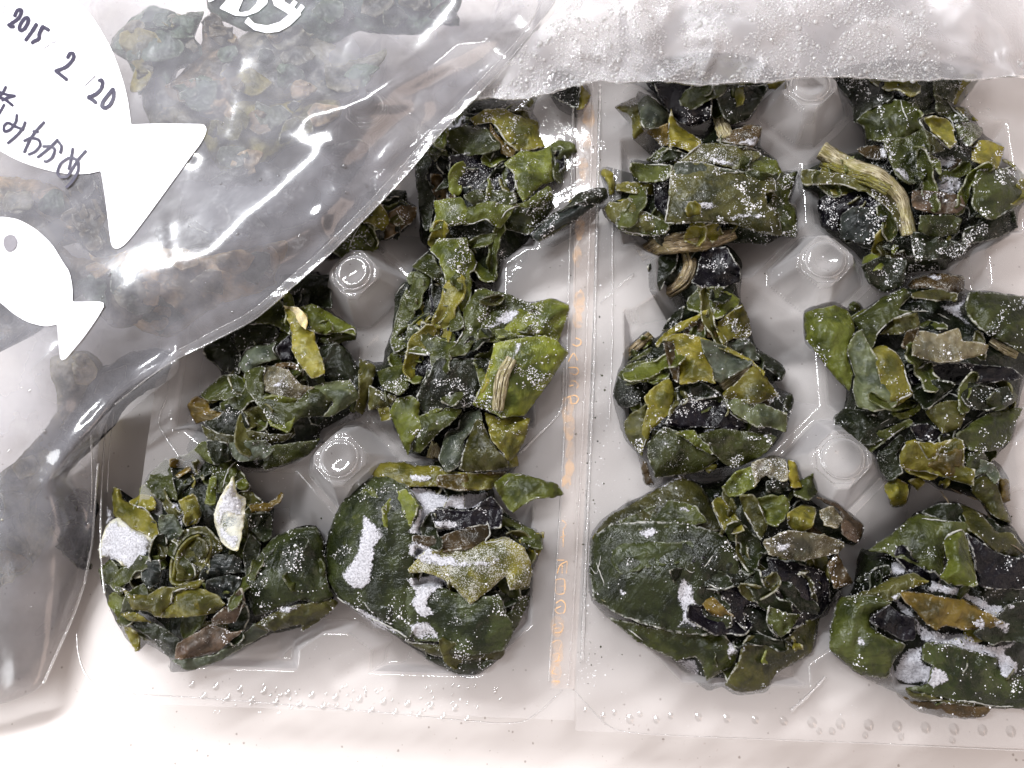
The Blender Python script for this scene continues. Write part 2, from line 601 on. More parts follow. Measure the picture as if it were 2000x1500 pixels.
class Clump:
    def __init__(self, label, outline, zt=24.0, zl=7.0, R=120.0, frost=.25, core='dk', name='seaweed_clump', group='frozen seaweed clumps', scraps=14, cat='seaweed clump', bagged_z=None, zfun=None, ruffles=14):
        self.zfun = zfun
        CLUMP_POLYS.append(spline(px(outline), 14))
        self.poly = spline(px(outline), 9)
        if bagged_z is not None:
            zl = bagged_z
        elif name == 'seaweed_clump':
            zl, zt = 9.6, 17.0 + (zt - 24) * .6
        self.zt, self.zl, self.R, self.frost = zt, zl, R, frost
        c = self.poly.mean(0)
        self.t = thing(name, label, cat, P(c[0], c[1], zl), group)
        self.lift = 0.0
        self.V, self.F, self.nv = [], [], 0
        self.rims = []
        self.rib_cols = ['dk', 'gr', 'gr', 'mg', 'do', 'ol', 'gr', 'dk']
        self.n_ruffles = ruffles
        s = nseed()
        o = jag(self.poly, 2.0, 14, s)
        uv, F, d = tri_sheet(o, 8)
        z = self.zc(uv) - 3.4 + 1.5 * ridge(uv, 60, s) * np.minimum(d / 25, 1) + .55 * ridge(uv, 22, s + 3) - 1.0 * np.exp(-d / 10)
        self.add('core', uv, F, d, z, core, frost, .45)
        # skirt down into the cell so that the frozen block has a body
        n = len(o)
        top = PN(o, self.zc(o) - 4.4)
        low = top.copy()
        cc = top.mean(0)
        low = cc + (low - cc) * .62
        low[:, 2] = (2.5 if bagged_z is None else zl - 2.5) * MM
        SV = np.vstack([top, low])
        SF = [(i, (i + 1) % n, n + (i + 1) % n, n + i) for i in range(n)]
        ob = link_mesh('frozen_base', SV, SF, M['leaf'], self.t)
        ob.color = (*PAL[core], .2)
        if scraps:
            self.ribbons(scraps, ['dk', 'gr', 'gr', 'do', 'mg', 'ol', 'gr', 'dk'], -1.0, deepest=1, under=True)
        for k in range(scraps // 3):
            for _ in range(30):
                q = RND.uniform(self.poly.min(0), self.poly.max(0))
                if inside([q], self.poly)[0]:
                    break
            r = RND.uniform(18, 46)
            m = RND.integers(5, 9)
            a0 = RND.uniform(0, 6.28)
            el = RND.uniform(.45, 1.0)
            pts = []
            for i in range(m):
                a = 6.283 * i / m
                rr = r * RND.uniform(.65, 1.15)
                x, y = rr * math.cos(a), rr * el * math.sin(a)
                pts.append((q[0] + x * math.cos(a0) - y * math.sin(a0), q[1] + x * math.sin(a0) + y * math.cos(a0)))
            keep = inside(pts, self.poly)
            pts = [p if k_ else tuple(q + (np.array(p) - q) * .35) for p, k_ in zip(pts, keep)]
            col = random.choice(['dk', 'gr', 'gr', 'do', 'sl', 'mg', 'ol', 'br'])
            self.leaf(col, pts, dz=-1.6, dome=RND.uniform(-.8, 1.2), frost=frost, tilt=2.8, step_lift=.04, curl=1.1)

    def zc(self, uv):
        if self.zfun is not None:
            return self.zfun(np.asarray(uv))
        d = np.where(inside(uv, self.poly), seg_dist(uv, self.poly), 0)
        q = np.minimum(d / self.R, 1)
        return self.zl + (self.zt - self.zl) * (1 - (1 - q) ** 2) ** .7

    def add(self, name, uv, F, d, z, col, frost, thick, mat='leaf', edge_w=2.2, lab=None):
        X = PN(uv, z)
        o = link_mesh(name, X, F, M[mat], self.t, attrs={'edge': np.exp(-d / edge_w), 'margin': np.exp(-d / 9)})
        c = PAL[col]
        j = RND.uniform(.68, 1.45)
        o.color = (c[0] * j, c[1] * j, c[2] * j, frost)
        if thick:
            solid(o, thick)
        if lab:
            o['label'] = lab
        self.V.append(X)
        self.F += [tuple(i + self.nv for i in f) for f in F]
        self.nv += len(X)
        return o

    def leaf(self, col, pts, dz=0.0, dome=.4, frost=None, tilt=.9, curl=.7, step_lift=.15, fold=.55, name='leaf', lab=None, jg=1.8, bend=2.4, edge_w=2.2):
        if isinstance(pts, str):
            pts = px(pts)
        frost = self.frost if frost is None else frost
        s = nseed()
        o = spline(pts, 5, True, .22)
        o = jag(jag(o, 1.2 * min(1, len(o) / 40), 30, s + 21), jg, 9, s)
        area = .5 * abs(np.sum(o[:, 0] * np.roll(o[:, 1], -1) - np.roll(o[:, 0], -1) * o[:, 1]))
        step = min(max(3.6, math.sqrt(area / 420)), 9)
        uv, F, d = tri_sheet(o, step)
        if not F:
            return None
        self.lift += step_lift
        c = uv.mean(0)
        rad = max(20, np.abs(uv - c).max())
        a = RND.uniform(0, 6.283)
        tl = tilt * ((uv[:, 0] - c[0]) * math.cos(a) + (uv[:, 1] - c[1]) * math.sin(a)) / rad
        dm = d.max()
        z = self.zc(uv) * .55 + self.zc(c[None])[0] * .45 + dz + self.lift + tl
        z = z + dome * .8 * (1 - np.exp(-(d / (dm * .55 + 1)) ** 1.3))
        cs, sn = math.cos(a + .6), math.sin(a + .6)
        au = np.stack([(uv[:, 0] * cs + uv[:, 1] * sn) * .38, -uv[:, 0] * sn + uv[:, 1] * cs], 1)      # creases run along the blade
        z = z + fold * 1.25 * (ridge(uv, rad * .8, s) - .3) + .14 * nzv(uv, 11, s + 2) + .34 * ridge(au, max(9, rad * .28), s + 6) + (.42 * ridge(au, 21, s + 11) * (nzv(uv, 60, s + 12) > -.1) if rad > 70 else 0)
        xa = (uv[:, 0] - c[0]) * math.cos(a + 1.0) + (uv[:, 1] - c[1]) * math.sin(a + 1.0)
        big = min(1.0, 70.0 / rad)
        z = z + bend * big * RND.uniform(-.7, 1.2) * ((xa / rad) ** 2 * 2.2 - .4) * (fold / .55)
        z = z + curl * (nzv(uv, rad * .7, s + 4) + .5 * nzv(uv, 14, s + 8)) * np.exp(-d / 9) * 3.0
        ob = self.add(name, uv, F, d, z, col, frost, .32, lab=lab, edge_w=edge_w)
        self.rims.append((o, uv, z))
        return ob

    def ruffle(self, count):
        """small curled slivers of blade that stick up out of the gaps"""
        lo, hi = self.poly.min(0), self.poly.max(0)
        for k in range(count):
            cand = []
            while len(cand) < 6:
                q = RND.uniform(lo, hi)
                if inside([q], self.poly)[0] and seg_dist([q], self.poly)[0] > 12:
                    cand.append(q)
            cand = np.array(cand)
            q = cand[np.argmin(self.drape(cand) - self.zc(cand))]        # the deepest gap of the six
            a = RND.uniform(0, 6.283)
            L, Wd = RND.uniform(16, 40), RND.uniform(6, 13)
            n = 6
            top, bot = [], []
            k1 = RND.uniform(-.5, .5)
            for i in range(n):
                t = i / (n - 1) * 2 - 1
                yb = k1 * L * t * t
                wv = Wd * math.sqrt(max(.12, 1 - t * t)) * RND.uniform(.6, 1.3)
                top.append((t * L, yb + wv))
                bot.append((t * L, yb - wv * RND.uniform(.4, 1)))
            pts = [(q[0] + x * math.cos(a) - y * math.sin(a), q[1] + x * math.sin(a) + y * math.cos(a)) for x, y in top + bot[::-1]]
            keep = inside(pts, self.poly)
            if not keep.all():
                pts = [p if k_ else tuple(q + (np.array(p) - q) * .3) for p, k_ in zip(pts, keep)]
            z0 = self.drape([q])[0]
            base = self.zc(q[None])[0] + self.lift
            col = random.choice(['dk', 'gr', 'gr', 'mg', 'do', 'do', 'ol', 'sl'])
            self.leaf(col, pts, dz=z0 - base - .1, dome=.2, frost=self.frost, tilt=1.8, step_lift=0, curl=1.2, bend=2.5, jg=2.2)

    def ribbon(self, col, p, half, dz=0.0, frost=None, amp=1.2, base=None):
        """a narrow ruffled blade along the path p (px)"""
        frost = self.frost if frost is None else frost
        p = spline(p, 4, closed=False)
        n = len(p)
        if n < 6:
            return
        t = np.gradient(p, axis=0)
        t /= np.linalg.norm(t, axis=1)[:, None] + 1e-9
        nn = np.stack([-t[:, 1], t[:, 0]], 1)
        arc = np.concatenate([[0], np.cumsum(np.linalg.norm(np.diff(p, axis=0), axis=1))])
        sd = nseed()
        W = 11
        if base is None:
            base = self.drape(p)
        base = np.convolve(np.pad(base, 5, 'edge'), np.ones(11) / 11, 'valid')
        end = np.clip(np.minimum(arc, arc[-1] - arc) / (half * .9), .15, 1) ** .5
        lean = RND.uniform(-1.6, 1.6)
        cup = RND.uniform(-.6, 1.6)
        lam = RND.uniform(9, 16)
        uvs, zs, ds = [], [], []
        for k in range(W):
            x = -1 + 2 * k / (W - 1)
            wob = 1 + .16 * np.sin(arc / (lam * .6) + 3 * np.sign(x) + sd) + .10 * nzv(p + x * 40, 9, sd)
            q = p + nn * (half * end * x * wob)[:, None]
            z = base + dz + lean * x + cup * x * x + amp * abs(x) ** 1.6 * np.sin(arc / lam + 2.1 * np.sign(x) + sd + .8 * np.sin(arc / 31)) + .2 * nzv(q, 14, sd + 4)
            uvs.append(q)
            zs.append(z)
            ds.append(np.full(n, (1 - abs(x)) * half))
        uv, z, d = np.vstack(uvs), np.concatenate(zs), np.concatenate(ds)
        d = np.minimum(d, np.tile(np.minimum(arc, arc[-1] - arc), W))
        F = [(k * n + i, k * n + i + 1, (k + 1) * n + i + 1, (k + 1) * n + i) for k in range(W - 1) for i in range(n - 1)]
        self.add('leaf_ribbon', uv, F, d, z, col, frost, .28)
        for k in (0, W - 1):
            self.rims.append((uvs[k], None, None))

    def ribbons(self, count, cols, dz, frost=None, deepest=4, under=False):
        lo, hi = self.poly.min(0), self.poly.max(0)
        for _ in range(count):
            cand = []
            while len(cand) < deepest:
                q = RND.uniform(lo, hi)
                if inside([q], self.poly)[0] and seg_dist([q], self.poly)[0] > 10:
                    cand.append(q)
            cand = np.array(cand)
            q = cand[np.argmin(self.drape(cand) - self.zc(cand))] if deepest > 1 else cand[0]
            half = RND.uniform(9, 20)
            th, k = RND.uniform(0, 6.283), RND.uniform(-.035, .035)
            L = RND.uniform(60, 150)
            pts = [q - np.array([math.cos(th), math.sin(th)]) * L * .5]
            a = th
            for i in range(int(L / 10)):
                a += k * 10 * .5 + RND.uniform(-.22, .22)
                pts.append(pts[-1] + 10 * np.array([math.cos(a), math.sin(a)]))
            pts = np.array(pts)
            ok = inside(pts, self.poly) & (seg_dist(pts, self.poly) > half * .55)
            if not ok.any():
                continue
            i = np.argmax(ok)
            j = i
            while j < len(pts) and ok[j]:
                j += 1
            pts = pts[i:j]
            if len(pts) < 4:
                continue
            base = self.zc(pts if under else pts) if under else None
            col = random.choice(cols)
            if under:
                pp = spline(pts, 4, closed=False)
                self.ribbon(col, pts, half, dz, frost, base=self.zc(pp))
            else:
                self.ribbon(col, pts, half, dz, frost)

    def bvh(self):
        if getattr(self, '_b_n', -1) != self.nv:
            V = np.vstack(self.V)
            self._b = BVHTree.FromPolygons([Vector(v) for v in V], self.F)
            self._b_n = self.nv
        return self._b

    def drape(self, uv, default=None):
        b = self.bvh()
        out = []
        zz = self.zc(np.asarray(uv))
        org = CAM_POS * MM
        for (u, v), zd in zip(uv, zz):
            d = (P(u, v, 0) - org).normalized()
            h = b.ray_cast(org, d)
            out.append(h[0].z / MM if h[0] is not None else zd)
        return np.array(out)

    def patch(self, s, col='wh', alpha=1.0, h=.30, name='frost_patch', mat='frost', jg=2.2, bump=.25, edge_w=9.0, lift=.10):
        pts = px(s) if isinstance(s, str) else s
        sd = nseed()
        o = jag(spline(pts, 4.5), jg, 8, sd)
        area = .5 * abs(np.sum(o[:, 0] * np.roll(o[:, 1], -1) - np.roll(o[:, 0], -1) * o[:, 1]))
        uv, F, d = tri_sheet(o, min(max(3.2, math.sqrt(area / 500)), 7))
        if not F:
            return
        z = self.drape(uv)
        # frost bridges the little gaps: take a soft maximum with the neighbourhood
        zs = z.copy()
        for _ in range(2):
            acc = np.zeros(len(z))
            cnt = np.zeros(len(z))
            for f in F:
                for i in range(3):
                    acc[f[i]] += zs[f[(i + 1) % 3]] + zs[f[(i + 2) % 3]]
                    cnt[f[i]] += 2
            zs = np.maximum(z, np.where(cnt > 0, acc / np.maximum(cnt, 1), z))
        z = zs + lift + h * (1 - np.exp(-d / 6)) + bump * nzv(uv, 7, sd + 2) * .5
        X = PN(uv, z)
        ob = link_mesh(name, X, F, M[mat], self.t, attrs={'edge': np.exp(-d / edge_w)})
        c = PAL[col] if isinstance(col, str) else col
        k = 1.08 if col == 'wh' else 1.0
        ob.color = (c[0] * k, c[1] * k, c[2] * k, alpha)
        self.V.append(X)
        self.F += [tuple(i + self.nv for i in f) for f in F]
        self.nv += len(X)

    def rim(self, s, r=.22, col='wh', name='frosted_edge', lift=.15):
        p = spline(px(s), 5, closed=False)
        p = p + RND.uniform(-.8, .8, p.shape)
        gap = nzv(p, 26, nseed())
        cuts, cur = [], []
        for q, g in zip(p, gap):
            if g > -.16:
                cur.append(q)
            else:
                if len(cur) > 3:
                    cuts.append(np.array(cur))
                cur = []
        if len(cur) > 3:
            cuts.append(np.array(cur))
        for q in cuts:
            self.rim_piece(q, r, col, name, lift)

    def rim_piece(self, p, r, col, name, lift):
        z = self.drape(p) + lift
        k = np.ones(5) / 5
        zz = np.convolve(np.pad(z, 2, 'edge'), k, 'valid')
        z = np.maximum(zz, z)
        rr = [r * RND.uniform(.35, .95) * min(1, .35 + .3 * min(i, len(p) - 1 - i)) for i in range(len(p))]
        o = tube(PN(p, z), rr, name, M['frost'], self.t, 6)
        c = PAL[col]
        o.color = (*c, 1.0) if col != 'wh' else (.66, .66, .58, .95)
        return o

    def wall(self, s, col, top, h, closed=False, lean=.12, name='curled_leaf', thick=.5):
        p = spline(px(s), 5, closed=closed)
        z = self.drape(p)
        z = np.full(len(p), np.percentile(z, 70)) + (top - 23.5) + .5 * nzv(p, 40, nseed())
        T = PN(p, z)
        c = T.mean(0)
        V, rows = [], 5
        for k in range(rows):
            q = T + (c - T) * lean * (k / (rows - 1)) * np.array([1, 1, 0])
            q = q.copy()
            q[:, 2] = T[:, 2] - h * MM * k / (rows - 1)
            V.append(q)
        n = len(p)
        F = []
        m = n if closed else n - 1
        for k in range(rows - 1):
            for i in range(m):
                j = (i + 1) % n
                F.append((k * n + i, k * n + j, (k + 1) * n + j, (k + 1) * n + i))
        V = np.vstack(V)
        e = np.concatenate([np.full(n, .62 if k == 0 else 0.0) for k in range(rows)])
        ob = link_mesh(name, V, F, M['leaf'], self.t, attrs={'edge': e})
        ob.color = (*PAL[col], .12)
        solid(ob, thick, 0)
        self.V.append(V)
        self.F += [tuple(i + self.nv for i in f) for f in F]
        self.nv += len(V)

    def stalk(self, s, width, col='pa', dz=.6, dome=1.1, name='stalk', frost_tip=0):
        p = spline(px(s), 5, closed=False)
        n = len(p)
        t = np.gradient(p, axis=0)
        t /= np.linalg.norm(t, axis=1)[:, None] + 1e-9
        nrm = np.stack([-t[:, 1], t[:, 0]], 1)
        W = 11
        ws = np.interp(np.linspace(0, 1, n), np.linspace(0, 1, len(width)), width) * .5 if hasattr(width, '__len__') else np.full(n, width * .5)
        sd = nseed()
        rows, zz, fib, al = [], [], [], []
        zc = self.drape(p)
        zc = np.convolve(np.pad(zc, 4, 'edge'), np.ones(9) / 9, 'valid')
        arc = np.concatenate([[0], np.cumsum(np.linalg.norm(np.diff(p, axis=0), axis=1))])
        for k in range(W):
            x = -1 + 2 * k / (W - 1)
            rows.append(p + nrm * (ws * x)[:, None] + RND.uniform(-.9, .9, (n, 2)) * (1 if abs(x) > .9 else .4))
            zz.append(zc + dz + dome * (1 - x * x) + .28 * math.sin(9 * x + sd) + .12 * nzv(p + k * 31, 20, sd))
            fib.append(np.full(n, x * .8 + sd))
            al.append(arc / 60)
        uv = np.vstack(rows)
        X = PN(uv, np.concatenate(zz))
        F = []
        for k in range(W - 1):
            for i in range(n - 1):
                F.append((k * n + i, k * n + i + 1, (k + 1) * n + i + 1, (k + 1) * n + i))
        ob = link_mesh(name, X, F, M['stalk'], self.t, attrs={'fib': np.concatenate(fib), 'along': np.concatenate(al)})
        ob.color = (*PAL[col], 1)
        solid(ob, .9, 0)
        self.V.append(X)
        self.F += [tuple(i + self.nv for i in f) for f in F]
        self.nv += len(X)
        return ob

    def crystals(self, n=1100, edge=500, big=1.0):
        """loose frost crystals lying on the clump: nobody could count them"""
        lo, hi = self.poly.min(0), self.poly.max(0)
        sd = nseed()
        pts = []
        q = RND.uniform(lo, hi, (n * 9, 2))
        q = q[inside(q, self.poly)]
        m = nzv(q, 55, sd) + .6 * nzv(q, 17, sd + 2)
        q = q[m > .20 + .35 * (1 - min(1, self.frost * 2))][:int(n * .8)]
        pts += [(a, b, RND.lognormal(-2.25, .45) * big) for a, b in q]
        self.rims = [r for r in self.rims if len(r[0])]
        per = sum(len(r[0]) for r in self.rims) or 1
        for o, uv, z in self.rims:
            k = int(edge * 1.8 * len(o) / per)
            i = RND.integers(0, len(o), k)
            jj = nzv(o[i], 30, sd + 7) > -.08
            e = o[i][jj] + RND.normal(0, .9, (jj.sum(), 2))
            pts += [(a, b, RND.lognormal(-2.3, .35) * big) for a, b in e]
        uv = np.array([(a, b) for a, b, _ in pts])
        z = self.drape(uv)
        C = PN(uv, z + .05)
        V, F = [], []
        base = np.array([(1, 0, 0), (-1, 0, 0), (0, 1, 0), (0, -1, 0), (0, 0, 1), (0, 0, -1)], float)
        fc = [(0, 2, 4), (2, 1, 4), (1, 3, 4), (3, 0, 4), (2, 0, 5), (1, 2, 5), (3, 1, 5), (0, 3, 5)]
        for (a, b, r), c in zip(pts, C):
            k = len(V)
            q = base * RND.uniform(.55, 1.25, (6, 1)) * r
            th = RND.uniform(0, 6.28)
            cs, sn = math.cos(th), math.sin(th)
            q = q @ np.array([[cs, -sn, 0], [sn, cs, 0], [0, 0, 1]])
            V += list(c + q * MM)
            F += [tuple(i + k for i in f) for f in fc]
        o = link_mesh('frost_crystals', V, F, M['crystal'], self.t, smooth=False)
        o['kind'] = 'stuff'

    def run(self, text, crystals=1100, edge=500, big=1.0):
        """one line per part:  op colour [k=v ...] | traced outline"""
        self.ribbons(self.n_ruffles // 2, self.rib_cols, .2, deepest=3, under=False)
        for line in text.strip().splitlines():
            line = line.strip()
            if not line:
                continue
            head, body = [x.strip() for x in line.split('|')]
            h = head.split()
            kw = {}
            for q in h[2:]:
                k, v = q.split('=')
                kw[k] = [float(x) for x in v.split(',')] if ',' in v else (float(v) if v.replace('.', '').replace('-', '').isdigit() else v)
            if h[0] == 'L':
                self.leaf(h[1], body, **kw)
            elif h[0] == 'P':
                self.patch(body, h[1], **kw)
            elif h[0] == 'R':
                self.rim(body, col=h[1], **kw)
            elif h[0] == 'S':
                self.stalk(body, kw.pop('w'), h[1], **kw)
            elif h[0] == 'W':
                self.wall(body, h[1], **kw)
        self.ruffle(self.n_ruffles // 4)
        self.ribbons(self.n_ruffles // 3, self.rib_cols, .4, deepest=5)
        if crystals:
            self.crystals(crystals, edge, big)


# ---------------------------------------------------------------- the setting
def build_counter():
    s = 1.2
    n = 24
    V = [(-s + 2 * s * i / n, -s + 2 * s * j / n, 0) for j in range(n + 1) for i in range(n + 1)]
    F = [(j * (n + 1) + i, j * (n + 1) + i + 1, (j + 1) * (n + 1) + i + 1, (j + 1) * (n + 1) + i) for j in range(n) for i in range(n)]
    o = link_mesh('countertop', V, F, M['counter'])
    o['kind'] = 'structure'


build_counter()

# ---------------------------------------------------------------- clear egg carton
FL = 13.5        # flange height, mm


def carton_half(name, x0, x1, inner0, inner1, y0, y1, iy0, pegs, halfpegs, cells, parent):
    st = .5
    nx, ny = int((x1 - x0) / st) + 1, int((y1 - y0) / st) + 1
    xs, ys = np.linspace(x0, x1, nx), np.linspace(y0, y1, ny)
    X, Y = np.meshgrid(xs, ys)
    octm = lambda dx, dy: np.maximum(np.maximum(np.abs(dx), np.abs(dy)), (np.abs(dx) + np.abs(dy)) / 1.38)
    Z = np.full(X.shape, 9.0)
    for cx, cy in cells:
        o = octm(X - cx, Y - cy)
        zb = .8 + np.maximum(0, o - 11.5) * .80 + .35 * np.exp(-((o - 11.5) / .9) ** 2)
        Z = np.minimum(Z, zb)
    # flange: rises steeply from the cell walls
    sx_ = np.minimum(X - inner0, inner1 - X)
    s = np.minimum(np.minimum(sx_, Y - iy0), (sx_ + Y - iy0 - 11) / 1.414)
    zf = FL - np.maximum(0, s) * 2.4
    Z = np.maximum(Z, zf)
    for qx, qy in pegs:
        dx, dy = X - qx, Y - qy
        r = np.maximum(np.maximum(np.abs(dx), np.abs(dy)), (np.abs(dx) + np.abs(dy)) / 1.20)
        zp = PEG_Z + 4.6 - np.maximum(0, r - 6.0) * 2.3
        rr = np.hypot(dx, dy)
        zp = zp + 1.3 * np.clip((4.6 - rr) / .9, 0, 1) - .8 * np.exp(-(rr / 2.2) ** 2)
        Z = np.maximum(Z, zp)
    for qx, qy, sx, sy in halfpegs:
        dx, dy = (X - qx) * sx, (Y - qy) * sy
        r = np.maximum(np.abs(dx), np.abs(dx) * .55 + np.abs(dy) * .80)
        r = np.maximum(r, np.abs(dy))
        Z = np.maximum(Z, FL - np.maximum(0, r - 8.0) * 1.5)
    # rounded outer corner
    V = np.stack([X, Y, Z], -1).reshape(-1, 3)
    keep = np.ones(X.size, bool)
    rc = 9.0
    for cx, sg in ((x0 + rc, -1), (x1 - rc, 1)):
        if (sg < 0 and x0 < -50) or (sg > 0 and x1 > 50):
            q = (np.sign(V[:, 0] - cx) == sg) & (V[:, 1] < y0 + rc) & (np.hypot(V[:, 0] - cx, V[:, 1] - y0 - rc) > rc)
            keep &= ~q
    idx = np.arange(X.size).reshape(X.shape)
    k = keep.reshape(X.shape)
    ok = k[:-1, :-1] & k[1:, :-1] & k[:-1, 1:] & k[1:, 1:]
    F = np.stack([idx[:-1, :-1][ok], idx[:-1, 1:][ok], idx[1:, 1:][ok], idx[1:, :-1][ok]], 1).tolist()
    V[:, 2] += .08 * np.sin(V[:, 0] * .41 + 1.3 * np.sin(V[:, 1] * .23)) * np.cos(V[:, 1] * .37 + np.sin(V[:, 0] * .19))
    return link_mesh(name, V * MM, F, M['tray'], parent)


def line3(s, z, step=6):
    p = spline(px(s), step, closed=False)
    return PN(p, np.full(len(p), z))


def build_carton():
    t = thing('egg_carton', 'clear plastic egg carton opened flat with seaweed clumps in its cells', 'egg carton', (0, 0, 0))
    py = [0, 45, 90, 135]
    cy = [-22.5, 22.5, 67.5, 112.5]
    lp = [(-54.5, y) for y in py]
    rp = [(54.5, y) for y in py]
    lh = [(-11, y, 1, 1) for y in py] + [(-99, y, 1, 1) for y in py]
    rh = [(9.5, y, 1, 1) for y in py] + [(100, y, 1, 1) for y in py]
    lh += [(-54.5, -46, 1, 1)]
    rh += [(54.5, -46, 1, 1)]
    carton_half('carton_half', -105, -1.7, -99, -11, -54, 140, -46, lp, lh, [(x, y) for x in (-77, -32) for y in cy], t)
    carton_half('carton_half', -1.5, 108, 9.5, 100, -56, 140, -46, rp, rh, [(x, y) for x in (32, 77) for y in cy], t)
    # moulded ribs along the hinge
    for s, r in (('px 1172 165 1166 420 1160 700 1150 950 1143 1120 1137 1290', .42), ('px 1158 165 1150 500 1140 800 1125 1100 1110 1340', .25),
                 ('px 1120 175 1112 500 1104 800 1090 1060 1072 1330', .22), ('px 1198 330 1196 480 1196 660 1190 820', .22)):
        p = line3(s, FL + .5)
        r_ = [r * RND.uniform(.65, 1.3) for _ in p]
        tube(p, r_, 'hinge_rib', M['bead'], t, 8)
    # folds on the half pegs and flange corners
    for s, r, z in (('px 1172 592 1205 562 1238 535', .26, FL + .4), ('px 1100 720 1098 790 1086 815 1050 850 1015 885', .30, FL + .3),
                    ('px 1545 1388 1575 1362 1612 1322', .34, FL + .5), ('px 340 690 330 730 326 775 310 828 350 892', .24, FL + .4)):
        p = line3(s, z)
        tube(p, [r * RND.uniform(.4, 1.3) for _ in p], 'moulded_ridge', M['bead'], t, 8)
    for s, r in (('px 150 1235 153 1275 168 1318 205 1350 400 1364 700 1388 960 1412 1020 1410 1060 1385 1098 1348', .13), ('px 1122 1348 1150 1380 1200 1424 1300 1436 1700 1452 2040 1468', .13),
                 ('px 208 815 202 900 197 1000 198 1090 205 1160', .22), ('px 222 800 214 880 210 960', .14)):
        p = line3(s, FL + .1)
        tube(p, [r * RND.uniform(.7, 1.3) for _ in p], 'flange_edge', M['bead'], t, 6)
    for qx, qy in lp[:3] + rp[:3]:
        ring = [(qx + 4.3 * math.cos(a_), qy + 4.3 * math.sin(a_), PEG_Z + 4.95) for a_ in np.linspace(0, 6.283, 40)]
        tube([Vector(q) * MM for q in ring], .26, 'knob_ring', M['bead'], t, 8, cap=False)
        # shoulder of the peg and its eight folds
        k_ = 1.20
        oc = []
        for a_ in np.arange(8) * math.pi / 4 + math.pi / 8:
            c_, s_ = math.cos(a_), math.sin(a_)
            m_ = max(abs(c_), abs(s_), (abs(c_) + abs(s_)) / k_)
            oc.append((c_ / m_, s_ / m_))
        sh = [Vector((qx + 6.1 * a_, qy + 6.1 * b_, PEG_Z + 4.5)) * MM for a_, b_ in oc + oc[:1]]
        tube(sh, .13, 'peg_shoulder', M['bead'], t, 6, cap=False)
    # embossed dots on the bottom flange
    V, F = [], []
    dots = [(375 + 23.4 * i, 1346 + 2.1 * i + (11 if i % 2 else -9), 1.0) for i in range(24)]
    dots += [(1143, 1387, .6), (1178, 1398, .8), (1200, 1392, .7), (1230, 1405, 1.1), (1250, 1395, .7), (1282, 1406, .9), (1310, 1398, .8)]
    dots += [(1364 + 55.5 * i, 1401 + 2.5 * i, 1.0 if i < 4 else 1.3) for i in range(12)] + [(1600, 1428, .8), (1625, 1428, .9), (1690, 1436, .8), (1760, 1440, .8), (1860, 1446, .8)]
    dots += [(RND.uniform(400, 980), RND.uniform(1335, 1395), .45) for _ in range(60)]
    for u, v, k in dots:
        c = P(u, v, FL + .05)
        b = len(V)
        r = .62 * k * MM
        for a, h in ((1.25, 0.0), (.75, .40), (.25, .80)):
            for i in range(8):
                th = 6.283 * i / 8
                V.append((c.x + r * a * math.cos(th), c.y + r * 1.15 * a * math.sin(th), c.z + r * h * .66))
        V.append((c.x, c.y, c.z + r * .58))
        for ring in range(2):
            for i in range(8):
                j = (i + 1) % 8
                F.append((b + ring * 8 + i, b + ring * 8 + j, b + ring * 8 + 8 + j, b + ring * 8 + 8 + i))
        for i in range(8):
            F.append((b + 16 + i, b + 16 + (i + 1) % 8, b + 24))
    o = link_mesh('embossed_dots', V, F, M['drop'], t)
    o['kind'] = 'stuff'
    # label tape with its orange print, seen from behind so that the characters are mirrored
    left = spline(px('px 1132 160 1126 300 1120 540 1108 800 1092 1060 1076 1345'), 14, False)
    right = spline(px('px 1168 160 1166 300 1160 540 1150 800 1138 1060 1122 1345'), 14, False)
    n = min(len(left), len(right))
    W = 6
    V, F = [], []
    for i in range(n):
        for k in range(W):
            q = left[i] + (right[i] - left[i]) * k / (W - 1)
            V.append(P(q[0], q[1], FL + .75 + .12 * nz(q[0] / 20, q[1] / 40)))
    for i in range(n - 1):
        for k in range(W - 1):
            F.append((i * W + k, i * W + k + 1, (i + 1) * W + k + 1, (i + 1) * W + k))
    tape = link_mesh('label_tape', V, F, M['tape'], t)

    def glyph(strokes, r=.22, alpha=1.0, name='printed_character'):
        V, F = [], []
        for s in strokes:
            p = spline(px(s), 3, False)
            tt = np.gradient(p, axis=0)
            tt /= np.linalg.norm(tt, axis=1)[:, None] + 1e-9
            nn = np.stack([-tt[:, 1], tt[:, 0]], 1)
            b = len(V)
            for q, m in zip(p, nn):
                wv = r / .125
                V += [P(*(q + m * wv), FL + 1.05), P(*(q - m * wv), FL + 1.05)]
            F += [(b + 2 * i, b + 2 * i + 1, b + 2 * i + 3, b + 2 * i + 2) for i in range(len(p) - 1)]
        o = link_mesh(name, V, F, M['orange'], tape, smooth=False)
        o.color = (1, 1, 1, alpha)

